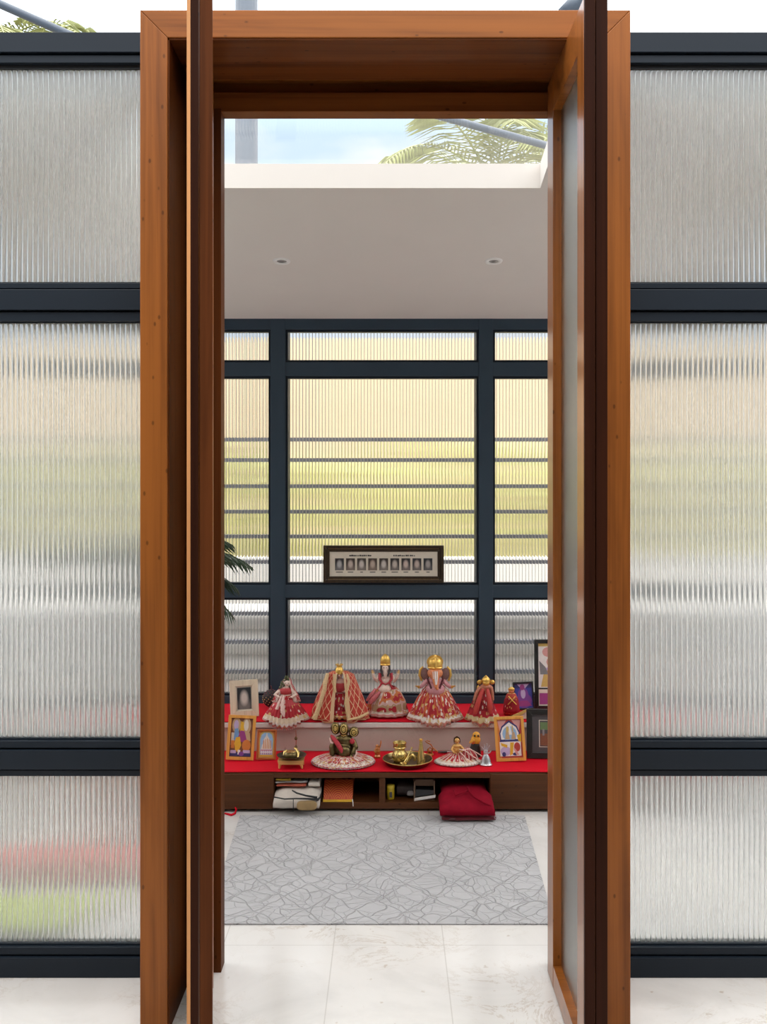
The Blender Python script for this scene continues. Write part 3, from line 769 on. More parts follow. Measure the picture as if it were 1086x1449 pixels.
# 3 seated idol with raised hands
d = 4.685; s = d / F
t = thing('crowned_idol', 'pale round-bellied idol with raised hands and tall narrow gold crown, in patchwork skirt', 'idol', thing_loc(548, d, Z2 + .003), (0, 0, 0), 'dressed idols on the upper step')
t.scale = (1, 1, 0.867)
skirt(t, sk_c, [(30, .5), (29.5, 4), (28.5, 10), (25, 24), (19, 38), (12, 46)], s, 16, .05, .72, 0)
bm = BM(); ell(bm, (-3, -5, 43), (10, 9, 9)); ell(bm, (-2, -1, 54), (9.5, 7, 9)); ell(bm, (-2, 0, 63), (8, 6, 5))
tube(bm, [(-2, -1, 64, 3.4), (-2.5, -2, 70, 3)]); ell(bm, (-2.5, -3, 76), (5, 5, 6.6)); ell(bm, (-2.5, -7.6, 75), (.9, 1.1, 1.5))
for sg in (-1, 1):
    tube(bm, [(-2 + sg * 9, 0, 63, 3), (-2 + sg * 12.5, -4, 55, 2.7), (-2 + sg * 16, -8, 62, 2.3), (-2 + sg * 18, -9, 69, 1.9)])
obj('body', scaled(bm, s), cream_skin, t, remesh=.0014)
palm_m = plain('gold_tinted_palms', (.74, .48, .22), .45, vary=.25, vscale=200)
for sg in (-1, 1):
    bm = BM(); hand(bm, (-2 + sg * 18, -9, 68), (sg * .1, -.1, 1), -sg, 4.4); obj('hand', scaled(bm, s), palm_m, t, 60)
face(t, (-2.5, -3, 77), (5, 5, 4), s)
bm = BM(); tube(bm, [(-2.5, -8, 77, 2.5), (-2.5, -9.5, 71, 2.2), (-2.2, -10.5, 65, 1.7), (-2.2, -9.5, 60, 1)], 8); obj('trunk', scaled(bm, s), cream_skin, t, 60)
bm = BM()
tube(bm, [(-8, -2, 80, 1.7), (-8.4, -5, 72, 1.6), (-5.5, -8.6, 64, 1.2)], 8); tube(bm, [(3, -2, 80, 1.7), (3.4, -5, 72, 1.6), (.8, -8.6, 64, 1.2)], 8)
obj('hair', scaled(bm, s), hair_black, t, 60)
bm = BM()
for sg in (-1, 1):
    tube(bm, [(-2 + sg * 8, -3, 68, 2.2), (-2 + sg * 8.5, -7, 60, 2), (-2 + sg * 5, -9, 54, 1.4), (-2, -9.6, 51, 1.2)], 8)
    tube(bm, [(-2 + sg * 5, -9, 54, 1.4), (-2 + sg * 8.5, -9, 47, 1.3), (-2 + sg * 10, -6, 40, 1.5)], 8)
tube(bm, [(-2, -9, 51, 1.3), (-3, -13, 44, .1)], 6)
obj('red_sash', scaled(bm, s), garland_red, t, 60)
bm = BM(); lathe(bm, [(6.2, 81), (7.2, 85), (7, 90), (5, 95), (2.2, 97.5), (.3, 99)], 24, c=(-2.5, -1, 0), sy=.8); lathe(bm, [(6.6, 80.5), (7.6, 82), (6.6, 83.5)], 24, c=(-2.5, -1, 0), sy=.8)
ell(bm, (-2.5, -6.5, 89), (3.2, 1.2, 4.5)); obj('crown', scaled(bm, s), gold, t, 40)
bm = BM(); tube(bm, [(-24, -14, 22, 3), (-18, -17, 32, 4), (-10, -12, 40, 2)], 8); tube(bm, [(-28, -12, 26, 2), (-22, -16, 36, 3), (-16, -10, 44, 2)], 8)
obj('shawl', scaled(bm, s), plain('red_white_shawl', (.55, .14, .15), .6, vary=.6, vscale=170), t, 60)

# 4 elephant-headed idol
d = 4.618; s = d / F
t = thing('elephant_headed_idol', 'elephant-headed idol with broad gold crown in the largest sequinned red skirt', 'idol', thing_loc(616, d, Z2 + .003), (0, 0, 0), 'dressed idols on the upper step')
t.scale = (1, 1, 0.862)
skirt(t, sk_g, [(38.5, .6), (37.5, 4), (32, 16), (25, 33), (16, 49), (12, 54)], s, 30, .05, .66, 9, edge=(d - YS) / s + 1.6)
fringe(t, 40, s, .68, garland_pale, 80, 9, edge=(d - YS) / s + 1.6)
bm = BM(); ell(bm, (0, -6, 48), (13.5, 10, 11)); ell(bm, (0, 0, 58), (12, 8, 9))
for sg in (-1, 1): tube(bm, [(sg * 11, 0, 62, 3.6), (sg * 18, -4, 54, 3.2), (sg * 22, -9, 52, 2.6)])
obj('belly', scaled(bm, s), plain('pink_painted_belly', (.58, .26, .28), .5, vary=.25, vscale=140), t, remesh=.0014)
bm = BM(); ell(bm, (0, -2, 74), (11, 9, 10)); tube(bm, [(0, -9, 76, 6.5), (0, -13, 68, 5.2), (.5, -15, 60, 3.8), (1, -15.5, 54, 2.8), (3, -15, 50, 2)], 12)
for sg in (-1, 1): ell(bm, (sg * 4.2, -10, 77.5), (1, 1, 1.2), 0, 8, 6)
obj('elephant_head', scaled(bm, s), orange_skin, t, remesh=.0014)
bm = BM(); tube(bm, [(-.8, -15.6, 80, .9), (-.5, -18.4, 69, 1.1), (.3, -18.8, 59, .8)], 6); tube(bm, [(2, -15.4, 80, .8), (2, -18.2, 69, .9), (1.4, -18.6, 59, .6)], 6); tube(bm, [(-3.6, -14.4, 79, .6), (-2.8, -17.2, 68, .6)], 6)
obj('forehead_mark', scaled(bm, s), C['white'], t, 60)
for sg in (-1, 1):
    bm = BM(); ell(bm, (sg * 14.5, 0, 72), (6.5, 2.2, 10.5), 0, 16, 10, (0, sg * .15, 0)); obj('ear', scaled(bm, s), plain('dark_studded_ear', (.20, .10, .09), .5, vary=.8, vscale=300), t, 60)
    bm = BM(); tube(bm, [(sg * 17, 1, 84, 1.3), (sg * 21, 0, 79, 1.8), (sg * 22, 0, 70, 1.9), (sg * 19, -1, 61, 1.5)], 8); obj('ear_rim', scaled(bm, s), gold, t, 60)
    bm = BM(); hand(bm, (sg * 22, -9, 52), (sg * .7, -.5, .5), -sg, 5); obj('hand', scaled(bm, s), gold, t, 60)
    bm = BM()
    for k in range(7): ell(bm, (sg * (11 - .8 * k), -8 - 1.0 * k, 66 - 2.2 * k), (1.7, 1.7, 1.7), 0, 8, 6)
    obj('bead_garland', scaled(bm, s), plain('maroon_bead', (.10, .012, .02), .3, vary=.9, vscale=300), t, 60)
bm = BM(); lathe(bm, [(9.5, 82), (10.8, 85), (10.4, 91), (8.4, 96), (5, 99), (2.2, 100.5), (1.6, 103), (.2, 104)], 28, sy=.8); lathe(bm, [(10, 81), (11.3, 83), (10, 85)], 28, sy=.85)
lathe(bm, [(7.5, -1), (11.6, -1), (11.8, 0), (11.6, 1), (7.5, 1)], 28, c=(0, 0, 0), fn=lambda p, a_, v: Vector((p.x, p.z + 3, 91 + p.y)))
tube(bm, [(0, -9, 84, 1.6), (0, -9.4, 92, 1.6), (0, -5.5, 99, 1)], 6)
obj('crown', scaled(bm, s), gold, t, 40)

# 5 small crimson idol with gold head
d = 4.598; s = d / F
t = thing('gold_headed_idol', 'crimson dressed idol with gold head ornament and gold fringed hem, beside the right mullion', 'idol', thing_loc(683, d, Z2 + .003), (0, 0, 0), 'dressed idols on the upper step')
t.scale = (1, 1, 0.816)
skirt(t, sk_d, [(23.5, .6), (22.5, 4), (18, 18), (12, 36), (9, 50)], s, 14, .08, .8, 9, edge=(d - YS) / s + 1.6)
fringe(t, 25, s, .82, plain('gold_thread_fringe', (.55, .36, .16), .5, vary=.5, vscale=260), 56, 9, edge=(d - YS) / s + 1.6)
bm = BM(); ell(bm, (2, 0, 50), (9, 7, 9)); ell(bm, (5, -1, 56), (9, 6, 5)); tube(bm, [(-3, -3, 56, 3), (-9, -6, 46, 2.8), (-12, -8, 34, 2.6)]); tube(bm, [(12, -3, 56, 2.6), (13.5, -5, 46, 2.4), (14, -6, 34, 2.2)])
hand(bm, (-12, -8, 34), (-.2, -.2, -1), 1, 3.4); hand(bm, (14, -6, 34), (0, -.2, -1), -1, 3)
obj('body', scaled(bm, s), plain('gold_brocade_body', (.45, .16, .09), .5, vary=.7, vscale=220), t, remesh=.0014)
bm = BM(); tube(bm, [(0, -8, 54, 2.4), (-5, -14, 40, 3.4), (-10, -18, 24, 4), (-12, -19, 14, 2)], 8); tube(bm, [(6, -8, 54, 2.4), (8, -14, 40, 3.6), (9, -17, 24, 4), (9, -18, 14, 2)], 8)
obj('shawl', scaled(bm, s), sk_e, t, 60)
bm = BM(); ell(bm, (5, -2, 63), (5.4, 5, 6)); ell(bm, (5, -6.6, 62), (.9, .9, 1.2)); lathe(bm, [(5.8, 66), (6, 69), (3, 73), (.3, 76)], 20, c=(5, -1, 0))
for sg in (-1, 1): ell(bm, (5 + sg * 9, 0, 63.5), (3.6, 2, 4), 0, 12, 8); tube(bm, [(5 + sg * 5, 0, 65, 1.4), (5 + sg * 9, 0, 67, 1.4)], 6)
ell(bm, (-6, -2, 53), (2.2, 2, 6)); ell(bm, (14, -4, 42), (1.8, 1.6, 8))
obj('gold_head', scaled(bm, s), gold, t, 50)

# 6 tiny wrapped idol
d = 4.70; s = d / F
t = thing('wrapped_idol', 'tiny crimson wrapped idol with crossed gold bands, smallest of the upper row', 'idol', thing_loc(724, d, Z2 + .003), (0, 0, 0), 'dressed idols on the upper step')
t.scale = (1, 1, 0.87)
skirt(t, sk_e, [(11, 0), (11.5, 8), (10, 22), (6.5, 32), (4.5, 34)], s, 8, .03, .75, name='wrap')
bm = BM(); tube(bm, [(0, -1, 32, 3), (0, -1, 35, 3)]); ell(bm, (0, -1.5, 37.5), (4, 4, 4.4)); ell(bm, (0, -5.3, 37), (.7, .8, 1)); obj('head', scaled(bm, s), orange_skin, t, 60)
bm = BM(); lathe(bm, [(4.4, 38.5), (4.6, 41), (2.2, 43), (.2, 44)], 16, c=(0, -1, 0)); obj('crown', scaled(bm, s), gold, t, 50)
bm = BM(); tube(bm, [(-5, -6.6, 30, .7), (0, -8.6, 24, .7), (6, -8.8, 17, .7)], 6); tube(bm, [(5, -6.6, 30, .7), (0, -8.6, 24, .7), (-6, -8.8, 17, .7)], 6)
obj('crossed_band', scaled(bm, s), gold, t, 60)

# -------- picture frames
def picture(name, lab, x0, x1, ytop, ybase, d, ztier, fmat, fw, shapes, lean=10, yaw=0, roll=0, thick=.014, extra=None, cat='picture frame', matw=0, matcol=None, prt=None):
    s = d / F; W = (x1 - x0) * s; Hh = (ybase - ytop) * s / math.cos(R(lean)); fw *= s
    t = thing(name, lab, cat, (px((x0 + x1) / 2, d), d, ztier), (R(-lean), R(roll), R(yaw)))
    bm = BM(); a, b_ = W / 2, W / 2 - fw
    O = [(-a, 0), (a, 0), (a, Hh), (-a, Hh)]; I = [(-b_, fw), (b_, fw), (b_, Hh - fw), (-b_, Hh - fw)]
    for k in range(4): prism(bm, [O[k], O[(k + 1) % 4], I[(k + 1) % 4], I[k]], -thick, 0)
    obj('frame', bm, fmat, t, bevel=.0012)
    bm = BM(); box(bm, -b_, b_, -.004, -.0005, fw, Hh - fw); obj('backing', bm, cyl_black, t)
    mats = []; bm = BM(); w_, h_ = 2 * b_, Hh - 2 * fw
    for k, (mn, poly) in enumerate(shapes):
        if mn not in mats: mats.append(mn)
        yy = -.0045 - .00012 * k
        f = bm.faces.new([bm.verts.new((-b_ + w_ * u, yy, fw + h_ * v)) for u, v in poly]); f.material_index = mats.index(mn)
        if f.calc_area() and f.normal.y > 0: f.normal_flip()
        f.normal_update()
        if f.normal.y > 0: f.normal_flip()
    if mats: obj('print', bm, [C[m] if isinstance(m, str) else m for m in mats], t)
    if extra: extra(t, b_, fw, Hh, w_, h_)
    return t
def rect(a, b_, c, e): return [(a, c), (b_, c), (b_, e), (a, e)]
def oval(cx, cy, rx, ry, n=14): return [(cx + rx * math.cos(6.2832 * k / n), cy + ry * math.sin(6.2832 * k / n)) for k in range(n)]
FULL = rect(0, 1, 0, 1)

port_big = portrait_mat('soft_portrait_photo', (.022, .024, .028), (.62, .56, .50))
def ex_cream(t, b_, fw, Hh, w_, h_):
    bm = BM(); box(bm, -b_ + .006, b_ - .006, -.0062, -.0052, fw + .007, Hh - fw - .007); obj('portrait_photo', bm, port_big, t)
picture('photo_frame', 'cream limed-wood frame holding a soft dark portrait', 327, 367, 964, 1014.5, 4.652, Z2, wood_cream, 8.5, [('pale', FULL)], 9, R(0) + 4, -3, extra=ex_cream)

devo = [('brown', FULL), ('tan', oval(.25, .82, .2, .2)), ('tan', oval(.72, .8, .2, .22)), ('pale', rect(.04, .2, .3, .62)), ('yellow', [(.45, .92), (.62, .88), (.6, .55), (.42, .6)]), ('lilac', oval(.24, .82, .11, .13)), ('blue', [(.18, .72), (.34, .74), (.42, .5), (.3, .38), (.16, .45)]),
        ('pale', oval(.70, .82, .11, .15)), ('magenta', [(.45, .68), (.72, .66), (.85, .45), (.6, .38), (.3, .42)]), ('tan', [(.62, .7), (.88, .62), (.94, .42), (.78, .4)]), ('yellow', [(.26, .5), (.44, .52), (.52, .3), (.4, .12), (.26, .16), (.2, .34)]),
        ('orange', oval(.76, .3, .2, .15)), ('orange', rect(.05, .2, .22, .42)), ('navy', rect(.02, .98, .02, .11)), ('lilac', rect(.04, .3, .09, .17)), ('lilac', rect(.62, .94, .10, .18)), ('white', rect(.38, .5, .06, .18)), ('violet', oval(.55, .08, .12, .06))]
picture('picture_frame', 'orange wood frame with a print of two seated figures, below the cream frame', 320, 359, 1015.5, 1076, 4.415, Z1, wood_orange, 4.2, devo, 11, 3, 3)
temple = [('orange', FULL), ('gold', [(.05, .02), (.95, .02), (.97, .7), (.9, .9), (.7, 1), (.3, 1), (.1, .9), (.03, .7)]), ('sky', [(.12, .08), (.88, .08), (.9, .7), (.82, .86), (.66, .94), (.34, .94), (.18, .86), (.1, .7)]),
          ('pale', [(.47, .92), (.53, .92), (.55, .78), (.45, .78)]), ('pale', [(.42, .80), (.58, .80), (.7, .66), (.74, .5), (.26, .5), (.3, .66)]), ('pale', [(.22, .5), (.78, .5), (.84, .3), (.16, .3)]), ('lilac', rect(.12, .88, .12, .31))] + \
         [('orange', rect(.30 + .11 * k, .34 + .11 * k, .34, .72 - .03 * abs(k - 2))) for k in range(5)] + [('red', rect(.14, .86, .27, .29)), ('white', rect(.14, .86, .2, .22)), ('violet', rect(.14, .86, .145, .165))] + \
         [('white', rect(.18 + .12 * k, .23 + .12 * k, .12, .27)) for k in range(6)] + [('yellow', rect(.12, .88, .06, .11))]
picture('picture_frame', 'small orange plaque with a domed temple under blue sky', 362.5, 390, 1037, 1077.5, 4.42, Z1, plain('rust_orange_lacquer', (.42, .10, .02), .35, 0, .3), 2.4, temple, 12, 14, 4)
shr = [('red', FULL), ('orange', rect(0, .12, 0, 1)), ('pink', [(.02, .98), (.4, .98), (.1, .7)]), ('pink', [(.98, .98), (.6, .98), (.9, .7)]), ('navy', [(.1, .46), (.9, .46), (.93, .64), (.82, .82), (.5, .97), (.18, .82), (.07, .64)]),
       ('white', [(.14, .48), (.86, .48), (.88, .64), (.78, .79), (.5, .92), (.22, .79), (.12, .64)]), ('sky', oval(.5, .62, .3, .2)), ('white', [(.42, .6), (.6, .6), (.52, .88)]), ('tan', [(.3, .48), (.5, .48), (.46, .7), (.36, .72)]), ('gold', oval(.42, .74, .06, .08)), ('tan', [(.56, .48), (.76, .48), (.7, .66), (.62, .68)]), ('gold', [(.6, .68), (.66, .68), (.65, .84), (.61, .84)]),
       ('navy', rect(.08, .88, .42, .47)), ('white', rect(.06, .94, .05, .42)), ('lilac', oval(.3, .18, .22, .12)), ('yellow', [(.1, .4), (.38, .34), (.36, .26), (.14, .32)]), ('yellow', [(.5, .4), (.66, .4), (.58, .1), (.46, .06)]), ('red', oval(.78, .28, .13, .12)), ('yellow', [(.8, .58), (.97, .62), (.97, .4), (.84, .44)]), ('navy', oval(.22, .1, .08, .06)), ('navy', oval(.7, .1, .12, .04)), ('pink', [(.62, .24), (.7, .24), (.84, .08), (.74, .06)])]
picture('picture_frame', 'orange wood frame with a print of an arched shrine, right side of the bench', 703, 745, 1016.5, 1077, 4.40, Z1, wood_orange, 4.0, shr, 10, -4, -3.5)
blue = [('royal', FULL), ('navy', rect(0, 1, .8, 1)), ('lilac', [(.15, .97), (.85, .97), (.6, .78), (.4, .78)]), ('violet', oval(.5, .3, .46, .3)), ('violet', oval(.48, .55, .3, .27)), ('lilac', oval(.48, .58, .14, .2)), ('magenta', oval(.45, .84, .14, .12)), ('magenta', [(.05, .08), (.95, .08), (.7, .3), (.3, .3)])]
picture('photo_frame', 'thin black frame with a purple and blue portrait print', 728, 757, 966.5, 1005, 4.795, Z2, cyl_black, 2.2, blue, 8, 0, -3)
tall = [('white', FULL), ('pink', oval(.2, .86, .12, .08)), ('pink', oval(.3, .7, .14, .09)), ('pale', rect(0, 1, .0, .28)), ('lilac', [(.1, .6), (.4, .64), (.5, .5), (.2, .4)]), ('gold', [(.05, .3), (.3, .3), (.26, .56), (.12, .56)]), ('black', rect(0, 1, .26, .285)), ('magenta', rect(.02, .5, .02, .2)), ('grey', [(.02, .72), (.14, .62), (.2, .5), (.04, .5)]), ('gold', rect(0, 1, .95, 1)), ('orange', rect(.55, .8, .4, .8))]
picture('picture_frame', 'tall black frame standing against the back window, behind the right door leaf', 757, 840, 907, 1005, 4.80, Z2, cyl_black, 5.5, tall, 4, 0, 0)
dk = [('dusk', FULL), ('pale', rect(.2, .92, .14, .86)), ('dusk', rect(.22, .9, .155, .845)), ('green', rect(.24, .5, .6, .8)), ('brown', rect(.24, .88, .18, .5)), ('grey', rect(.3, .36, .45, .62))]
picture('picture_frame', 'black frame with a dark photo and thin pale inner line, on the bench', 746, 810, 1006.5, 1074, 4.44, Z1, cyl_black, 8, dk, 8, -4, 0)

# nine portraits on the window ledge
d = 4.90; s = d / F
W, Hh = 172 * s, 53 * s
t = thing('photo_frame', 'long ornate dark frame of nine small portraits on the window ledge', 'picture frame', (px(543, d), DB - .005, zb_(828) + .014), (R(-2), 0, 0))
def mitre(bm, O, I, y0, y1):
    for k in range(4): prism(bm, [O[k], O[(k + 1) % 4], I[(k + 1) % 4], I[k]], y0, y1)
def rr(i): return [(-W / 2 + i, i), (W / 2 - i, i), (W / 2 - i, Hh - i), (-W / 2 + i, Hh - i)]
bm = BM(); mitre(bm, rr(0), rr(4 * s), -.018, 0); mitre(bm, rr(4 * s), rr(9 * s), -.011, 0); obj('frame', bm, plain('bronzed_black_moulding', (.05, .032, .018), .3, .4, .2, vary=.6, vscale=90), t, bevel=.0015)
gilt_m = plain('dull_gilt_beading', (.26, .15, .055), .4, .6, vary=.4, vscale=120)
for zz in (4.8 * s, Hh - 4.8 * s):
    bm = BM()
    for k in range(70): ell(bm, (-W / 2 + 8 * s + (W - 16 * s) * k / 69, -.012, zz), (.0036, .002, .0026), 0, 6, 4)
    obj('beaded_moulding', bm, gilt_m, t, 60)
bm = BM(); box(bm, -W / 2 + 9 * s, W / 2 - 9 * s, -.006, -.001, 9 * s, Hh - 9 * s); obj('mount_card', bm, paper_cream, t)
tones = [((.03, .03, .032), (.40, .39, .38)), ((.05, .035, .028), (.50, .42, .36)), ((.05, .038, .03), (.56, .50, .45)), ((.06, .042, .032), (.46, .36, .29)), ((.05, .038, .03), (.58, .52, .47)), ((.035, .03, .028), (.52, .44, .38)), ((.03, .028, .03), (.56, .44, .38)), ((.03, .03, .034), (.50, .40, .34)), ((.02, .022, .026), (.36, .32, .30))]
for k in range(9):
    cx = (-63 + 15.8 * k) * s
    bm = BM(); box(bm, cx - 6.3 * s, cx + 6.3 * s, -.0072, -.0061, 17.5 * s, 34.5 * s)
    obj('portrait_photo', bm, portrait_mat(f'portrait_{k}', *tones[k]), t)
for k in range(9):
    cx = (-63 + 15.8 * k) * s; w_ = (5, 4, 2, 4, 3.4, 4.6, 3.4, 3, 2.4)[k] * s
    bm = BM(); box(bm, cx - w_, cx + w_, -.0069, -.0061, 14.4 * s, 15.4 * s); obj('caption', bm, C['black'], t)
for cx, n in ((-33, 11), (30, 11)):
    bm = BM()
    for k in range(n):
        x = (cx - 16 + 32 * k / n) * s; box(bm, x, x + (rnd.uniform(1.6, 2.7)) * s, -.0069, -.0061, 37.4 * s, (38.8 + rnd.uniform(0, .8)) * s)
    obj('heading', bm, C['black'], t, label='tiny illegible printed heading')

# -------- upper step small things
d = 4.84; s = d / F
t = thing('beaded_ball', 'dark round ball with gold and maroon beads, between cream frame and leftmost idol', 'ornament', thing_loc(384, d, Z2 + .001))
bm = BM(); ell(bm, (0, 0, 12.5), (12, 11, 12.5), 0, 24, 16); obj('core', scaled(bm, s), plain('black_ball', (.014, .01, .01), .6), t, 60)
bm = BM()
for k in range(110):
    an = k * 2.39996; zz = 1 - 2 * (k + .5) / 110; r = math.sqrt(1 - zz * zz)
    if zz < -.55: continue
    ell(bm, (12 * r * math.cos(an), 11 * r * math.sin(an), 12.5 + 12.5 * zz), (.95, .95, .75), (0 if (zz < .35) else 1), 6, 4)
obj('beads', scaled(bm, s), [plain('gold_bead', (.46, .32, .13), .35, .5, vary=.6, vscale=400), plain('maroon_bead_top', (.16, .01, .025), .35)], t, 60)
bm = BM(); tube(bm, [(0, 0, 24, .8), (.5, 0, 28, .6), (-.5, 0, 30.5, 1)], 6); obj('hook', scaled(bm, s), plain('maroon_stem', (.12, .02, .02), .5), t, 60)

d = 4.60; s = d / F
t = thing('folded_paper', 'small folded gold-edged card lying before the purple portrait', 'paper', thing_loc(737, d, Z2 + .002))
bm = BM(); prism(bm, [(-13, 4), (-8, 0), (12, 13), (11, 15)], -1, 1); obj('gold_flap', scaled(bm, s), C['gold'], t)
bm = BM(); prism(bm, [(-7, 0), (14, 0), (15, 6), (11, 12)], 1.2, 6); obj('pale_flap', scaled(bm, s), C['pale'], t)

# -------- bench things
# incense bowl on little stool
d = 4.312; s = d / F
t = thing('wooden_stool', 'tiny light wooden stool on the red cloth under the dark bowl', 'stool', thing_loc(412.5, d, Z1))
t.scale = (1, 1, 0.82)
bm = BM(); prism(bm, [(-17, 7), (17, 7), (18.5, 14), (-18.5, 14)], -11, 11); obj('seat', scaled(bm, s), wood_stool, t, bevel=.0015)
for sx_ in (-1, 1):
    for sy_ in (-9, 9):
        bm = BM(); tube(bm, [(sx_ * 16, sy_, 0, 1.3), (sx_ * 15.5, sy_, 4, 1.9), (sx_ * 14.5, sy_, 7.5, 2.6)], 8); obj('leg', scaled(bm, s), wood_stool, t, 60)
t = thing('offering_bowl', 'shallow dark brass bowl resting on the tiny stool', 'bowl', (px(413, d), d, Z1 + 14.15 * .82 * s))
t.scale = (1, 1, 0.72)
bm = BM(); lathe(bm, [(8, 0), (15, 2.5), (20, 6), (21, 7.4), (20, 7.6), (14, 4), (7, 2), (.1, 1.8)], 40, cap0=True); obj('dish', scaled(bm, s), black_brass, t, 50)
bm = BM(); lathe(bm, [(9.5, 2), (10.5, 6), (9.5, 11), (7.5, 13), (6, 12), (8, 8), (.1, 5)], 28, c=(-2, 1, 0)); obj('burner_cup', scaled(bm, s), dark_brass, t, 50)
bm = BM(); lathe(bm, [(6, 12.2), (7.6, 13.6), (6, 14.2), (.1, 13)], 24, c=(-2, 1, 0)); tube(bm, [(9, -4, 4, 1.6), (9.5, 0, 11, 2), (6, 5, 17, 1.8), (3, 6, 18, 1)], 8); tube(bm, [(-11, -2, 7, 1.4), (-10, 0, 13, 1.8), (-7, 2, 16, 1)], 8)
obj('handles', scaled(bm, s), brass, t, 50)
d = 4.545; s = d / F
t = thing('hanging_chain', 'short brass bead chain hanging from the leftmost idol over the step edge', 'chain', (px(419, d), d, pz(1059, d)))
bm = BM(); tube(bm, [(0, 0, 0, .5), (.3, 0, 12, .5), (0, -1, 26, .5)], 6); obj('cord', scaled(bm, s), brass, t)
for z, r in ((1.6, 2.4), (14, 2.2)):
    bm = BM(); ell(bm, (0, 0, z), (r, r, r * 1.1), 0, 10, 8); ell(bm, (0, 0, z + 2.2), (1, 1, 1), 0, 8, 6); obj('bead', scaled(bm, s), dark_brass, t, 60)

# bronze three-lobed idol in the fan skirt
d = 4.372; s = d / F
t = thing('bronze_idol', 'dark bronze idol with three rounded heads seated in a wide fanned silver-red skirt', 'idol', thing_loc(486, d, Z1 + .003))
skirt(t, sk_m, [(44, 0), (43, 3), (36, 6), (24, 10), (13, 12.5)], s, 44, .035, .86, 0, n=220)
fringe(t, 45, s, .87, silver, 96)
bm = BM(); ell(bm, (0, 0, 30), (15, 10, 13)); ell(bm, (1, 0, 42), (13, 8, 9)); tube(bm, [(-11, -2, 44, 4.2), (-16, -7, 34, 4), (-15, -9, 24, 3.6)]); tube(bm, [(13, -2, 44, 4.2), (18, -6, 34, 3.8), (14, -10, 26, 3.4)])
ell(bm, (2, -9, 28), (9, 6, 9)); tube(bm, [(1, -1, 46, 4), (1, -1, 52, 4)])
hand(bm, (-15, -9, 24), (.2, -.6, -.7), 1, 5); hand(bm, (14, -10, 26), (-.5, -.5, -.6), -1, 5)
ell(bm, (1, -2, 58), (7, 6.4, 10.5)); ell(bm, (-11, 1, 59), (7, 5.4, 9), 0, 16, 10, (0, -.15, 0)); ell(bm, (15, 1, 54), (7.5, 5.4, 7.5))
obj('body', scaled(bm, s), dark_brass, t, remesh=.0015)
bm = BM()
for cx, cz, cy, rx, rz in ((-11, 60, -4.6, 3.6, 6.2), (1, 60, -8.6, 4, 6), (15, 54.5, -4.8, 4.6, 4.8)):
    for q in (1, .5):
        pts = [(cx + rx * q * math.cos(6.2832 * k / 16), cy - .3, cz + rz * q * math.sin(6.2832 * k / 16), .9) for k in range(17)]
        tube(bm, pts, 6)
    ell(bm, (cx, cy, cz), (rx * .4, 1, rz * .4))
tube(bm, [(-2.5, -9, 52, .8), (1, -9.6, 50.6, .9), (4.5, -9, 52, .8)], 6)
obj('gilded_faces', scaled(bm, s), brass, t, 60)
bm = BM(); tube(bm, [(-17, -4, 50, 1.5), (-14, -8, 48, 2.8), (-7, -12, 40, 3.4), (-2, -13, 32, 3), (-1, -13, 28, 1.6)], 8); obj('garland', scaled(bm, s), garland_red, t, 60)
bm = BM(); tube(bm, [(-18.5, -4, 47, 1.5), (-17, -6, 42, 1.8), (-14, -9, 40, 1.5)], 8); obj('pale_ribbon', scaled(bm, s), garland_pale, t, 60)
bm = BM(); tube(bm, [(18, -7, 36, 1), (19, -11, 26, 1.2), (15, -14, 20, 1.2), (22, -22, 19, 1)], 8); obj('pale_ribbon', scaled(bm, s), garland_pale, t, 60)
bm = BM(); ell(bm, (13, -8, 43), (3.6, 2.6, 4)); obj('red_flower', scaled(bm, s), garland_red, t, 60)

for c in t.children:
    if not c.name.startswith(('skirt', 'hem')): c.location.z = -11.5 * s
# amber figurine
d = 4.455; s = d / F
t = thing('amber_figurine', 'small amber lacquered figurine with one raised arm, left of the brass tray', 'figurine', thing_loc(534.5, d, Z1))
bm = BM(); lathe(bm, [(4.6, 0), (5, 2), (3.6, 4), (4.4, 9), (3, 14)], 16, cap0=True, cap1=True); ell(bm, (-.5, 0, 15.6), (2.4, 2.2, 2.8)); tube(bm, [(2, 0, 12, 1.4), (4, -.5, 17, 1.2), (5, -.5, 22, 1), (4.6, -.5, 24.5, .5)], 6); tube(bm, [(-3, 0, 12, 1.3), (-4.6, -1.5, 9, 1.1), (-2.5, -3, 7, 1)], 6)
obj('body', scaled(bm, s), amber, t, remesh=.0011)

# brass tray and its things
d = 4.356; s = d / F; zt_ = Z1
t = thing('brass_tray', 'round dark brass tray on the red cloth', 'tray', thing_loc(577, d, Z1))
bm = BM(); lathe(bm, [(28, 0), (31, .8), (34.6, 7), (35.4, 7.4), (34.4, 7.9), (30.5, 2.2), (27, 1.3), (.1, 1.2)], 56, cap0=True); obj('dish', scaled(bm, s), plain('dark_polished_brass', (.17, .13, .055), .22, .9, vary=.2, vscale=40), t, 45)
bm = BM(); tube(bm, [(34.9 * math.cos(6.2832 * k / 48), 34.9 * math.sin(6.2832 * k / 48), 7.4, .75) for k in range(49)], 6); obj('rim', scaled(bm, s), brass, t, 60)
ztr = Z1 + 1.5 * s
t = thing('water_pot', 'small brass pot with flared rim standing in the tray', 'pot', (px(566, d), d + .02, ztr))
bm = BM(); lathe(bm, [(7.5, 0), (10.5, 3), (11.6, 8), (10, 13), (7.4, 16), (7.2, 18), (8.6, 22), (9.8, 27), (9.2, 27.4), (7.4, 22), (6.2, 17)], 32, cap0=True); obj('vessel', scaled(bm, s), brass, t, 45)
bm = BM(); lathe(bm, [(8.8, 19.5), (9.7, 20.5), (9.2, 21.5)], 28); obj('collar_ring', scaled(bm, s), brass, t, 50)
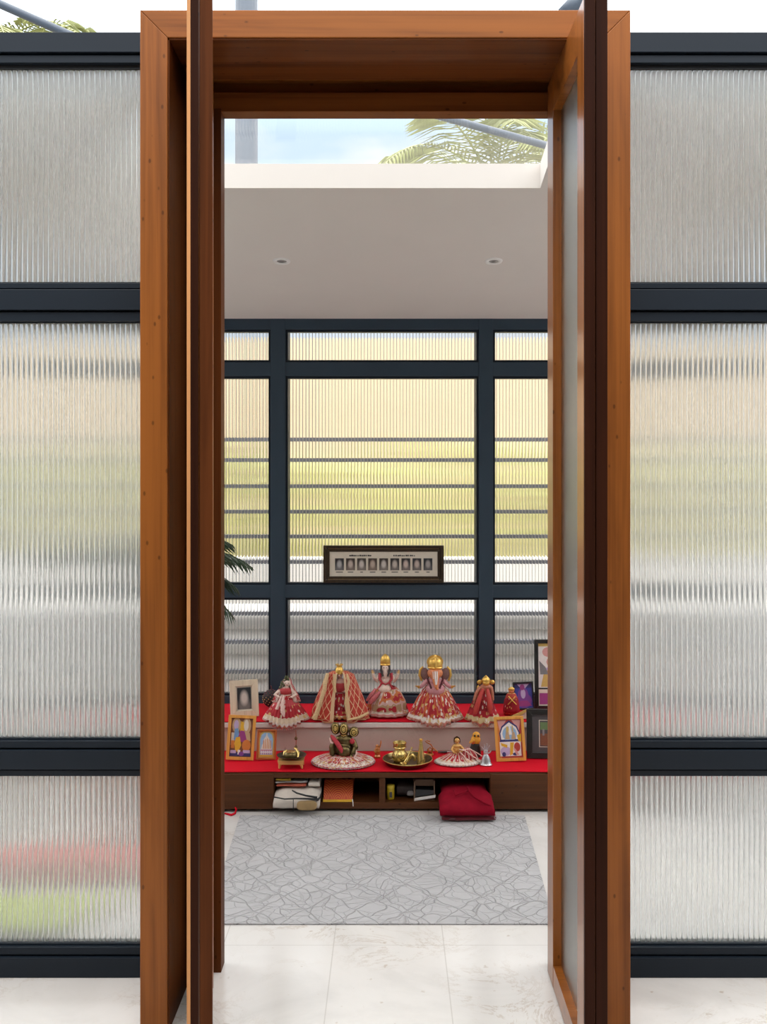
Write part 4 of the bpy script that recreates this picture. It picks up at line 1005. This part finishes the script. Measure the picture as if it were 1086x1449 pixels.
t = thing('temple_bell', 'tall slender brass cone standing at the right of the tray', 'cone', (px(596, d), d - .012, ztr))
t.scale = (1, 1, 0.77)
bm = BM(); lathe(bm, [(6.4, 0), (6, 2), (4.4, 18), (2.6, 34), (2, 41)], 24, cap0=True); obj('cone_body', scaled(bm, s), brass, t, 45)
bm = BM(); lathe(bm, [(2, 41), (2.7, 42.5), (2.5, 44.5), (1, 45.4)], 16, cap1=True); obj('finial', scaled(bm, s), gold, t, 45)
t = thing('brass_spoon', 'brass ladle leaning across the tray beside the pot', 'spoon', (px(571, d), d - .05, ztr))
bm = BM(); lathe(bm, [(.1, 0), (3.4, .6), (5, 2.6), (5.2, 4), (4.4, 3.4), (2.6, 1.4), (.1, 1)], 20); obj('bowl', scaled(bm, s), brass, t, 50)
bm = BM(); tube(bm, [(1, 4.2, 3.6, 1.2), (6, 8, 10, 1), (11, 12, 19, 1), (12.4, 13, 23, 1.4)], 8); obj('handle', scaled(bm, s), brass, t, 50)
t = thing('brass_scoop', 'small curved brass scoop lying between pot and cone', 'scoop', (px(581, d), d - .005, ztr))
bm = BM(); tube(bm, [(-5, -2, 1.8, 1.8), (-1, 0, 8, 2.8), (3, 1, 11, 3), (6.5, 0, 8, 2.6), (6, -1, 3, 1.6)], 10); obj('scoop_body', scaled(bm, s), brass, t, 50)

# ornate amber ornament right of tray
d = 4.49; s = d / F
t = thing('amber_ornament', 'openwork amber and gold ornament just right of the brass tray', 'ornament', thing_loc(609, d, Z1))
bm = BM(); lathe(bm, [(5, 0), (5.4, 1.6), (3, 3)], 16, cap0=True); tube(bm, [(-3, 0, 2, 1), (-3.6, 0, 8, 1), (0, 0, 11, 1), (3, 0, 8, 1), (1, 0, 6, .9)], 6); tube(bm, [(2, 0, 3, 1), (4, 0, 10, 1), (1, 0, 15, 1), (-4, 0, 17.5, 1), (-7, 0, 19.5, .8), (-4, 0, 20.5, .8), (0, 0, 19, .9)], 6); tube(bm, [(3, 0, 11, .9), (7, -1, 8, 1.1), (11, -2, 5, .8)], 6); ell(bm, (-1.5, 0, 6), (1.8, 1.4, 2))
obj('scrollwork', scaled(bm, s), amber, t, 60)
t = thing('incense_holder', 'thin black and silver stick lying behind the small seated doll', 'holder', thing_loc(629, 4.52, Z1))
s = 4.52 / F
bm = BM(); tube(bm, [(-9, 0, 1.6, .9), (-2, 0, 1.7, 1.5), (4, 0, 1.8, 1.5)], 8); obj('black_grip', scaled(bm, s), cyl_black, t, 60)
bm = BM(); tube(bm, [(4, 0, 1.8, 1.3), (10, 0, 2.2, .8), (13, 0, 2.4, .4)], 8); obj('silver_tip', scaled(bm, s), silver, t, 60)

# small seated doll
d = 4.375; s = d / F
sk_v = festive('red_striped_veil', [(0, (.70, .58, .52)), (.1, RED), (.75, CRIM)], dens=.22, fu=40, fv=6, stripes=8)
t = thing('seated_doll', 'small gold-faced seated doll with striped red veil and beaded skirt', 'idol', thing_loc(648, d, Z1 + .002))
t.scale = (1, 1, 0.8)
skirt(t, sk_s, [(32, 0), (31, 2.5), (25, 7), (15, 13), (7, 18)], s, 36, .04, .74, 0, n=200)
fringe(t, 33, s, .75, silver, 84)
bm = BM(); ell(bm, (-1, 0, 22), (6.4, 5, 8)); ell(bm, (-1, -1, 29), (6, 4.4, 4)); tube(bm, [(-1, -1, 31, 2.2), (-1, -1, 35, 2)]); ell(bm, (-1, -2, 38.5), (3.8, 3.8, 4.6)); ell(bm, (-1, -5.6, 38), (.7, .8, .9))
tube(bm, [(-6, -1, 29, 2), (-8.5, -4, 23, 1.8), (-5, -8, 19, 1.6)]); tube(bm, [(4, -1, 29, 2), (8, -4, 24, 1.8), (4, -8, 20, 1.6)]); hand(bm, (-5, -8, 19), (.7, -.6, 0), 1, 3); hand(bm, (4, -8, 20), (-.7, -.6, 0), -1, 3)
obj('body', scaled(bm, s), plain('gilded_doll_skin', (.66, .36, .11), .4, .35, vary=.25, vscale=150), t, remesh=.0012)
face(t, (-1, -2, 38.5), (3.8, 3.8, 4.6), s)
bm = BM(); lathe(bm, [(4.6, 34), (4.8, 39), (4, 43), (1, 45.4)], 20, c=(-1, -.6, 0), a0=-20, a1=200); obj('hair', scaled(bm, s), plain('dark_brown_hair', (.09, .04, .02), .5), t, 60)
bm = BM()
lathe(bm, [(18, 5), (15, 14), (9, 22), (3, 27)], 30, c=(12, -1, 0), sx=.9, sy=.6, pleats=9, amp=.12, a0=-130, a1=60)
o = obj('veil', scaled(bm, s), sk_v, t, 60); o.modifiers.new('thickness', 'SOLIDIFY').thickness = .0012
bm = BM(); tube(bm, [(2, -9, 25, 1), (10, -12, 24, 1), (20, -11, 14, 1), (29, -8, 7, 1), (36, -7, 4, .9)], 6); tube(bm, [(2, -10, 22, .9), (8, -14, 15, .9), (13, -18, 6, .8)], 6); tube(bm, [(6, -10, 25, .9), (16, -8, 26, 1), (28, -5, 17, 1), (34, -5, 12, .8)], 6)
obj('veil_border', scaled(bm, s), garland_pale, t, 60)

# yellow bird figurine
d = 4.47; s = d / F
t = thing('bird_figurine', 'yellow-headed bird figurine with black eyes and dark body', 'figurine', thing_loc(673, d, Z1))
bm = BM(); lathe(bm, [(7, 0), (8, 4), (7.4, 12), (5.4, 19)], 20, cap0=True, cap1=True); tube(bm, [(6, -4, 0, .9), (5.6, -6, 10, .9), (4.6, -6.4, 17, .9)], 6); obj('body', scaled(bm, s), plain('black_brown_body', (.03, .02, .016), .5), t, 50)
bm = BM(); ell(bm, (1.2, -1, 30), (5.6, 5, 5.2)); ell(bm, (.4, -1, 23.5), (7, 5.6, 7)); tube(bm, [(-3, -4, 24, 3.4), (-7, -6, 22, 2.2), (-9, -7, 20.5, .6)], 8)
obj('head', scaled(bm, s), plain('yellow_orange_paint', (.74, .34, .03), .4, vary=.35, vscale=110), t, remesh=.0012)
for sg in (-1, 1):
    bm = BM(); ell(bm, (1.2 + sg * 2.4, -5.6, 30.5), (1.3, .9, 1.7), 0, 10, 8); obj('eye', scaled(bm, s), cyl_black, t, 60)
bm = BM(); ell(bm, (-3.6, -4.8, 22), (3.2, 2.4, 3.6)); obj('orange_cheek', scaled(bm, s), plain('orange_red_paint', (.62, .12, .02), .4), t, 60)

# silver hand idol
d = 4.335; s = d / F
t = thing('silver_hand', 'small silver hand-shaped ornament on a round base beside the shrine print', 'ornament', thing_loc(688, d, Z1))
bm = BM(); lathe(bm, [(8.6, 0), (9, 1.2), (7.4, 3), (6.6, 7), (5.2, 11), (3, 15)], 24, sy=.8, cap0=True, cap1=True); obj('base', scaled(bm, s), silver, t, 45)
bm = BM(); ell(bm, (0, 0, 18), (3.6, 2, 4.6), 0, 12, 10)
for an, ln in ((-34, 8), (-13, 10.5), (6, 11), (24, 9.5)):
    q = (math.sin(R(an)), math.cos(R(an))); tube(bm, [(q[0] * 3.4, 0, 19.5 + q[1] * 1.5, 1.15), (q[0] * (3.4 + ln * .55), -.4, 19.5 + q[1] * ln * .6, 1.1), (q[0] * (3 + ln * .95), -1.2, 19.5 + q[1] * ln, .7)], 7)
tube(bm, [(2.6, -.4, 16.5, 1.3), (5.6, -.8, 18.2, 1.2), (7.4, -1.2, 20.8, .7)], 7); obj('palm', scaled(bm, s), silver, t, 60)
t2 = t

# compartments
zf = zi + .0005
# cream folded bag
t = thing('folded_bag', 'cream cloth bag with black piping bulging from the left compartment', 'bag', (px(423.5, 4.3), 4.30, zf))
s = YB / F
def cushion(bm, x0, x1, y0, y1, z0, z1, r=.012, n=4, wob=.004, seed=0, inx=1.0, sagf=0, sagy=0):
    """soft rounded slab"""
    NX, NY, NZ = 18, 14, 6
    V = {}
    def vt(i, j, k):
        if (i, j, k) in V: return V[(i, j, k)]
        u, v, w_ = i / NX * 2 - 1, j / NY * 2 - 1, k / NZ * 2 - 1
        def sq(a_, p): return math.copysign(abs(a_) ** p, a_)
        hx, hy, hz = (x1 - x0) / 2, (y1 - y0) / 2, (z1 - z0) / 2
        ex = 1 - .10 * (w_ * w_) ** 2; ez = 1 - .35 * max(abs(u), abs(v)) ** 6
        p = Vector(((x0 + x1) / 2 + hx * u * ex, (y0 + y1) / 2 + hy * v * ex, (z0 + z1) / 2 + hz * w_ * ez))
        p.z += wob * mnoise.noise(Vector((p.x * 22, p.y * 22, w_ * 2 + seed))) * (w_ > -.9)
        p.x += wob * .6 * mnoise.noise(Vector((p.y * 30, p.z * 30, seed + 7)))
        if sagf and p.y < sagy: p.z -= sagf * min(1, (sagy - p.y) / (sagy - y0)) ** .7
        if p.y > sagy and inx < 1: p.x *= inx
        V[(i, j, k)] = bm.verts.new(p); return V[(i, j, k)]
    for i in range(NX):
        for j in range(NY):
            bm.faces.new((vt(i, j, 0), vt(i, j + 1, 0), vt(i + 1, j + 1, 0), vt(i + 1, j, 0))); bm.faces.new((vt(i, j, NZ), vt(i + 1, j, NZ), vt(i + 1, j + 1, NZ), vt(i, j + 1, NZ)))
    for i in range(NX):
        for k in range(NZ):
            bm.faces.new((vt(i, 0, k), vt(i + 1, 0, k), vt(i + 1, 0, k + 1), vt(i, 0, k + 1))); bm.faces.new((vt(i, NY, k), vt(i, NY, k + 1), vt(i + 1, NY, k + 1), vt(i + 1, NY, k)))
    for j in range(NY):
        for k in range(NZ):
            bm.faces.new((vt(0, j, k), vt(0, j, k + 1), vt(0, j + 1, k + 1), vt(0, j + 1, k))); bm.faces.new((vt(NX, j, k), vt(NX, j + 1, k), vt(NX, j + 1, k + 1), vt(NX, j, k + 1)))
W = 65 * s
canvas_m = plain('cream_canvas', (.56, .50, .44), .8, sheen=.1, vary=.2, vscale=28)
bm = BM(); cushion(bm, -W / 2, W / 2, -.125, .17, .004, .062, seed=2, sagf=.024, sagy=-.066); obj('body', bm, canvas_m, t, 60)
bm = BM(); cushion(bm, .047, W / 2 - .004, -.06, .19, .060, .092, seed=3); obj('flap', bm, canvas_m, t, 60)
bm = BM()
tube(bm, [(-W / 2 + .004, -.125, .046, .003), (-W / 4, -.133, .040, .003), (0, -.134, .042, .0035), (W / 4, -.133, .041, .004), (W / 2 - .008, -.128, .036, .006), (W / 2 + .001, -.10, .036, .004), (W / 2, 0, .04, .003)], 8)
tube(bm, [(-.02, -.10, .066, .003), (.0, -.115, .060, .004), (.04, -.125, .052, .004), (W / 2 - .01, -.128, .045, .005)], 8)
tube(bm, [(-.012, -.137, .040, .0018), (-.012, -.137, .004, .0018), (-.011, -.135, -.012, .0018)], 6)
obj('piping', bm, plain('black_piping', (.012, .012, .013), .5), t, 60)
bm = BM(); cushion(bm, .002, W / 2 - .012, -.1385, -.125, -.008, .032, seed=6, wob=.002); obj('ochre_patch', bm, plain('ochre_canvas', (.36, .24, .11), .8, vary=.3, vscale=30), t, 60)
t = thing('folded_cloth', 'folded cloth with yellow and red edges lying on the cream bag', 'cloth', (px(417, 4.29), 4.285, zf + .066))
bm = BM(); cushion(bm, -.074, .055, -.05, .16, .004, .013, seed=9); obj('red_layer', bm, plain('rust_red_cloth', (.42, .09, .05), .7, vary=.3), t, 60)
bm = BM(); cushion(bm, -.08, .06, -.035, .16, .013, .026, seed=10); obj('pale_layer', bm, plain('grey_white_cloth', (.42, .41, .40), .7, vary=.3), t, 60)
bm = BM(); cushion(bm, -.078, -.012, -.04, .12, .026, .036, seed=12); obj('yellow_layer', bm, plain('mustard_cloth', (.40, .27, .02), .7, vary=.3), t, 60)
# patterned box
def scallop_mat():
    m, nt, b = new_mat('red_orange_scallop_print')
    v = coords(nt); s_ = nt.nodes.new('ShaderNodeSeparateXYZ'); L(nt, v, s_.inputs[0])
    x = math_n(nt, 'PINGPONG', math_n(nt, 'ADD', s_.outputs[0], 0.0), .035); r = math_n(nt, 'SQRT', math_n(nt, 'ADD', math_n(nt, 'POWER', x, 2), math_n(nt, 'POWER', math_n(nt, 'ADD', s_.outputs[2], -.01), 2)))
    w_ = math_n(nt, 'SINE', math_n(nt, 'MULTIPLY', r, 900))
    L(nt, ramp(nt, w_, [(.2, (.42, .03, .015)), (.6, (.62, .17, .02))]), b.inputs['Base Color']); b.inputs['Roughness'].default_value = .5
    return m
t = thing('patterned_box', 'flat box with red and orange scallop print beside the cream bag', 'box', (px(479, 4.28), 4.28, zf))
bm = BM(); prism(bm, [(-.030, .010), (.24, .010), (.24, .074), (.045, .074)], -.064, .064, 'x'); obj('lid', bm, scallop_mat(), t, bevel=.002)
bm = BM(); box(bm, -.066, .062, -.034, .25, 0, .010); obj('yellow_edge', bm, C['yellow'], t, bevel=.002)
bm = BM(); tube(bm, [(.064, -.038, .014, .002), (.066, -.048, .004, .002), (.067, -.052, -.012, .002)], 6); obj('ribbon', bm, C['white'], t, 60)
# yellow container
t = thing('plastic_container', 'small yellow plastic container at the left of the right compartment', 'container', (px(553, 4.29), 4.29, zf))
bm = BM(); lathe(bm, [(.014, 0), (.0165, .003), (.0175, .045), (.0165, .050)], 24, cap0=True); obj('tub', bm, plain('yellow_plastic', (.62, .45, .02), .35, 0, .2), t, 45)
bm = BM(); lathe(bm, [(.018, .050), (.0185, .053), (.0175, .062), (.012, .064), (.0001, .064)], 24); obj('lid', bm, plain('yellow_plastic_lid', (.70, .52, .04), .35), t, 45)
bm = BM(); prism(bm, [(-.005, .012), (.007, .012), (.007, .036), (-.005, .036)], -.0186, -.0170); obj('label_patch', bm, C['dusk'], t)
# dark pouch
t = thing('dark_pouch', 'dark crumpled pouch with a pale patch, behind the yellow container', 'pouch', (px(574, 4.33), 4.33, zf))
bm = BM(); cushion(bm, -.040, .040, -.03, .12, .003, .066, seed=14, wob=.008); obj('bag', bm, plain('black_brown_fabric', (.035, .022, .02), .6), t, 60)
bm = BM(); cushion(bm, .008, .036, -.042, -.02, .012, .034, seed=15, wob=.004); obj('pale_patch', bm, plain('grey_film', (.30, .28, .28), .35), t, 60)
# open box
t = thing('paper_box', 'open brown box with a white front edge in the right compartment', 'box', (px(601, 4.29), 4.29, zf))
bm = BM()
prism(bm, [(-.046, .0), (.046, .014), (.048, .026), (-.044, .012)], -.028, -.024)
obj('white_flap', bm, C['white'], t)
bm = BM(); prism(bm, [(-.048, 0), (-.043, 0), (-.040, .085), (-.046, .085)], -.024, .20); prism(bm, [(.04, .014), (.045, .014), (.045, .085), (.04, .085)], -.02, .20); box(bm, -.044, .044, -.0, .2, .058, .085); box(bm, -.046, .044, -.02, .2, .0, .004)
obj('carton', bm, plain('brown_card', (.17, .10, .06), .7), t)
bm = BM(); prism(bm, [(-.043, .016), (.042, .03), (.040, .045), (-.038, .048)], -.021, .05); obj('contents', bm, cyl_black, t)
# red bag
t = thing('cloth_bag', 'dark red cloth bag spilling out of the right compartment onto the floor', 'bag', (px(657.5, 4.25), 4.25, 0))
Wr = 77 * s
bm = BM(); cushion(bm, -Wr / 2 + .004, Wr / 2 - .002, -.165, .20, .045, .104, seed=21, wob=.005, sagf=.026, sagy=-.016, inx=.87); obj('body', bm, red_velvet, t, 60)
bm = BM(); cushion(bm, -Wr / 2 + .012, Wr / 2 + .004, -.150, -.055, .006, .034, seed=24, wob=.006); obj('lower_fold', bm, plain('deep_red_fold', (.15, .006, .014), .85, sheen=.3, vary=.3), t, 60)
bm = BM(); tube(bm, [(.012, -.02, .112, .005), (.018, -.07, .106, .005), (.035, -.11, .098, .005), (.07, -.14, .084, .004), (.10, -.155, .076, .003)], 8); tube(bm, [(-.05, -.05, .108, .003), (-.045, -.10, .100, .003), (-.01, -.07, .106, .003), (.014, -.05, .108, .003)], 8)
obj('strap', bm, red_velvet, t, 60)
bm = BM(); tube(bm, [(Wr / 2 + .001 + .005 * math.cos(q), -.152, .026 + .005 * math.sin(q), .0014) for q in [6.2832 * k / 12 for k in range(13)]], 6); obj('zip_ring', bm, silver, t, 60)
# red thread on floor
t = thing('red_cord', 'short curl of red cord on the floor at the left end of the bench', 'cord', (px(328, 4.2), 4.2, 0))
bm = BM(); tube(bm, [(-.03, .01, .004, .004), (0, -.01, .004, .005), (.016, -.005, .010, .005), (.018, .01, .022, .004), (.012, .014, .030, .003)], 8); obj('cord', bm, red_cloth_plain, t, 60)

# -------- palms
def frond(parent, mat_, org_, az, length, rise, droop, leaf, n=26, wid=.02, name='frond', twist=0):
    bm = BM(); pts = []
    o = Vector(org_); h = Vector((math.cos(az), math.sin(az), 0)); sd = Vector((-math.sin(az), math.cos(az), 0))
    for i in range(n + 1):
        q = i / n
        pts.append(o + h * length * q * (1 - .12 * q) + Vector((0, 0, rise * q - droop * q * q)))
    tube(bm, [(*p, max(.0015, length * .009 * (1 - i / n * .8))) for i, p in enumerate(pts)], 5)
    for i in range(int(n * .14), n + 1):
        q = i / n; ll = leaf * (math.sin(math.pi * min(1, .14 + q * .84)) ** .6 + .1)
        tg = (pts[min(n, i + 1)] - pts[max(0, i - 1)]).normalized()
        for sg in (-1, 1):
            d_ = (sd * sg * .8 + tg * .62 + Vector((0, 0, -.10 + rnd.uniform(-.14, .1)))).normalized()
            p0 = pts[i]; p1 = p0 + d_ * ll * .5 + Vector((0, 0, -.02 * ll)); p2 = p0 + d_ * ll + Vector((0, 0, -.26 * ll))
            wv = tg.cross(d_).cross(d_).normalized() * wid
            v = [bm.verts.new(p0 - wv * .4), bm.verts.new(p0 + wv * .4), bm.verts.new(p1 + wv), bm.verts.new(p2), bm.verts.new(p1 - wv)]
            bm.faces.new(v)
    return obj(name, bm, mat_, parent)

t = thing('potted_palm', 'potted palm whose dark fronds peek out beside the left door leaf', 'plant', (-1.06, 3.93, 0))
bm = BM(); lathe(bm, [(.10, 0), (.135, .02), (.165, .24), (.175, .25), (.175, .28), (.155, .28), (.15, .25)], 32, cap0=True); obj('pot', bm, terracotta, t, 40)
bm = BM(); lathe(bm, [(.0001, .252), (.152, .25)], 24); obj('soil', bm, soil, t)
bm = BM()
for k in range(5): tube(bm, [(.03 * math.cos(k * 1.3), .03 * math.sin(k * 1.3), .24, .013), (.045 * math.cos(k * 1.3), .045 * math.sin(k * 1.3), 1.04, .009)], 7)
obj('canes', bm, plain('green_cane', (.08, .12, .04), .5), t, 60)
for az, l, r_, dr in ((3, .52, .40, .34), (-24, .48, .40, .30), (24, .44, .44, .30), (60, .44, .5, .4), (120, .5, .5, .4), (175, .5, .45, .4), (230, .5, .48, .4), (290, .46, .5, .44), (14, .46, .26, .30), (2, .44, .13, .27)):
    frond(t, leaf_dark, (.03 * math.cos(R(az)), .03 * math.sin(R(az)), 1.04), R(az), l, r_, dr, .15, 24, .0065)

# left floor things, seen only as blur through the ribbed glass
bm = BM(); cushion(bm, -1.62, -.74, 3.46, 3.62, .002, .10, seed=30); cloth_o = obj('rolled_mat', bm, plain('coral_mat', (.60, .10, .08), .8, vary=.2, vscale=8), smooth=60, label='coral red rolled mat on the floor, blurred behind the left ribbed glass', cat='mat')
bm = BM(); cushion(bm, -1.60, -1.02, 3.08, 3.32, .002, .045, seed=31); obj('floor_cushion', bm, plain('lime_cushion', (.42, .52, .05), .8, vary=.2), smooth=60, label='lime green floor cushion, blurred behind the left ribbed glass', cat='cushion')

# ------------------------------------------------------------------ outside, beyond the back window
bm = BM(); box(bm, -30, 30, 5.05, 45, -.08, -.02); box(bm, -30, -2.85, 2.8, 5.05, -.08, -.02); box(bm, 2.85, 30, 2.8, 5.05, -.08, -.02); obj('ground', bm, yard, label='grey gravel yard beyond the back window', kind='structure')
t = thing('bar_fence', 'fence of thin grey horizontal bars just outside the back window', 'fence', (0, 5.62, -.02))
for y in (622, 651, 688, 724, 759, 795, 831, 868, 908, 950, 990):
    z = pz(y, 5.62) + .02
    bm = BM(); box(bm, -4.2, 4.2, -.012, .012, z - .011, z + .011); obj('bar', bm, grey_bar, t)
for x in (-4.2, -2.1, 2.1, 4.2):
    bm = BM(); box(bm, x - .03, x + .03, .014, .06, 0, pz(620, 5.62) + .02); obj('post', bm, steel, t)
bm = BM()
for k in range(5):
    z0 = .72 - .15 * (k + 1); pr = [(0, z0), (0, z0 + .15)] 
    poly = [(.09, z0), (.09, z0 + .149)] + [(.0 + .06 * (1 - math.cos(q) ) , z0 + .149 * (1 - (1 - math.cos(q)) / 1) ) for q in ()]
    pts_ = [(.10, z0)] + [(.12 - .10 * max(0, math.sin(math.pi * (j / 10))) ** .6, z0 + .149 * j / 10) for j in range(0, 11)] + [(.12, z0 + .149), (.12, z0)]
    prism(bm, pts_[1:], -4.4, 4.4, 'x')
o = obj('garden_wall', bm, pale_wall, smooth=30, label='low pale wall with rounded boards behind the bar fence', cat='wall', kind='structure'); o.location = (0, 5.72, -.02)
bm = BM(); box(bm, -6, 6, 6.7, 6.85, -.02, .9); obj('planter_wall', bm, pale_wall, label='pale planter wall in front of the hedge', cat='planter', kind='structure')
bm = BM()
for k in range(9000):
    x = rnd.uniform(-6, 6); y = rnd.uniform(7.02, 7.7); z = rnd.uniform(.1, 1.66 + .1 * math.sin(x * 3) + .05 * math.sin(x * 9))
    if rnd.random() < .6: y = 7.0 + abs(rnd.gauss(0, .06))
    a_ = Vector((rnd.gauss(0, 1), rnd.gauss(0, 1), rnd.gauss(0, 1))).normalized(); b_ = a_.orthogonal().normalized(); c = Vector((x, y, z)); q = rnd.uniform(.05, .09)
    bm.faces.new([bm.verts.new(c - a_ * q), bm.verts.new(c + b_ * q * .5), bm.verts.new(c + a_ * q), bm.verts.new(c - b_ * q * .5)])
obj('garden_hedge', bm, leaf_hedge, label='bright yellow-green hedge, blurred behind the ribbed back window', cat='hedge')
bm = BM(); box(bm, -8, 8, 8.8, 9.1, -.02, 2.72); obj('boundary_wall', bm, cream_wall, label='tall ochre cream boundary wall beyond the hedge', cat='wall', kind='structure')

d = 6.4
t = thing('steel_post', 'blue-grey steel post rising beyond the roof, seen through the skylight', 'post', (px(349, d), d, -.02))
bm = BM(); lathe(bm, [(.074, 0), (.074, 5.6)], 20, cap0=True, cap1=True); obj('shaft', bm, steel, t, 40)
bm = BM(); lathe(bm, [(.14, 0), (.14, .02), (.08, .022)], 20, cap0=True); obj('base_plate', bm, steel, t, 40)
def strut(lab, p0, p1, d, r, bend=0):
    a_ = Vector((px(p0[0], d), d, pz(p0[1], d))); b_ = Vector((px(p1[0], d), d, pz(p1[1], d)))
    pts = [a_.lerp(b_, k / 8) + Vector((0, 0, -bend * 4 * (k / 8) * (1 - k / 8))) for k in range(9)]
    bm = BM(); tube(bm, [(*p, r) for p in pts], 10)
    return obj('garden_steel_stay', bm, steel, smooth=50, label=lab, cat='stay')
strut('slanting steel stay crossing the palm fronds in the skylight', (358, 92), (1000, 268), 6.29, .024)
strut('slanting steel stay over the left glass partition', (-320, -135), (150, 72), 6.4, .028)
strut('steel stay rising above the top right corner of the door frame', (800, 22), (905, -90), 6.4, .06)

def palm_tree(lab, x, y, zc_, n, ll, seed, fan):
    r2 = random.Random(seed)
    t = thing('palm_tree', lab, 'tree', (x, y, -.02), group='palm trees beyond the roof')
    bm = BM(); tube(bm, [(0, 0, 0, .16), (.05, 0, zc_ * .5, .12), (0, 0, zc_, .09)], 12); obj('trunk', bm, bark, t, 50)
    for k in range(n):
        az = fan[0] + (fan[1] - fan[0]) * k / n + r2.uniform(-8, 8)
        frond(t, leaf_out, (0, 0, zc_), R(az), ll * r2.uniform(.8, 1.15), r2.uniform(.45, 1.35) * ll * .8, r2.uniform(.7, 1.1) * ll * .8, ll * .30, 34, .011)
palm_tree('palm tree with arching yellow-green fronds showing through the skylight', px(700, 10), 10, pz(268, 10), 20, 1.45, 3, (0, 360))
palm_tree('palm tree whose fronds show above the left glass partition', px(-25, 10), 10, pz(85, 10), 20, 1.5, 5, (0, 360))

# ------------------------------------------------------------------ sky
w = bpy.data.worlds.new('overcast_sky'); sc.world = w; w.use_nodes = True
nt = w.node_tree; nt.nodes.clear()
out = nt.nodes.new('ShaderNodeOutputWorld'); bg = nt.nodes.new('ShaderNodeBackground'); L(nt, bg.outputs[0], out.inputs[0])
tc = nt.nodes.new('ShaderNodeTexCoord'); s_ = nt.nodes.new('ShaderNodeSeparateXYZ'); L(nt, tc.outputs['Generated'], s_.inputs[0])
mp = nt.nodes.new('ShaderNodeMapping'); mp.inputs['Scale'].default_value = (1, 1, 2.4); mp.inputs['Location'].default_value = (.37, .1, .0); L(nt, tc.outputs['Generated'], mp.inputs[0])
nz = noise_t(nt, mp.outputs[0], 3.2, 5, .55)[0]
cl = ramp(nt, nz, [(.40, (.56, .74, .95)), (.60, (.95, .97, 1.0))])
br = ramp(nt, s_.outputs[2], [(0, (.18, .18, .18)), (.33, (.19, .19, .19)), (.52, (.72, .71, .69)), (1, (1.0, .98, .945))])
cl = mix(nt, ramp(nt, s_.outputs[2], [(.38, (0, 0, 0)), (.55, (1, 1, 1))]), cl, (.985, .99, 1.0))
L(nt, mix(nt, 1.0, cl, br, 'MULTIPLY'), bg.inputs[0])
bg.inputs[1].default_value = 3.2 * 1.5

# ------------------------------------------------------------------ camera and view
cam = bpy.data.cameras.new('camera'); co = bpy.data.objects.new('camera', cam); COL.objects.link(co)
co.location = (0, 0, EYE); co.rotation_euler = (R(90), 0, 0)
cam.sensor_fit = 'VERTICAL'; cam.sensor_height = 24; cam.sensor_width = 24 * 1086 / 1449
cam.lens = 24 * F / 1449
cam.shift_x = (543 - CX) / 1449; cam.shift_y = -(724.5 - CY) / 1449
cam.clip_start = .05; cam.clip_end = 200
sc.camera = co
vs = sc.view_settings; vs.view_transform = 'Standard'; vs.look = 'None'; vs.gamma = 1; vs.exposure = 0.24; vs.use_curve_mapping = False
cy = sc.cycles
cy.use_denoising = True
cy.max_bounces = 14; cy.diffuse_bounces = 5; cy.glossy_bounces = 5; cy.transmission_bounces = 12; cy.transparent_max_bounces = 12
cy.sample_clamp_indirect = 6
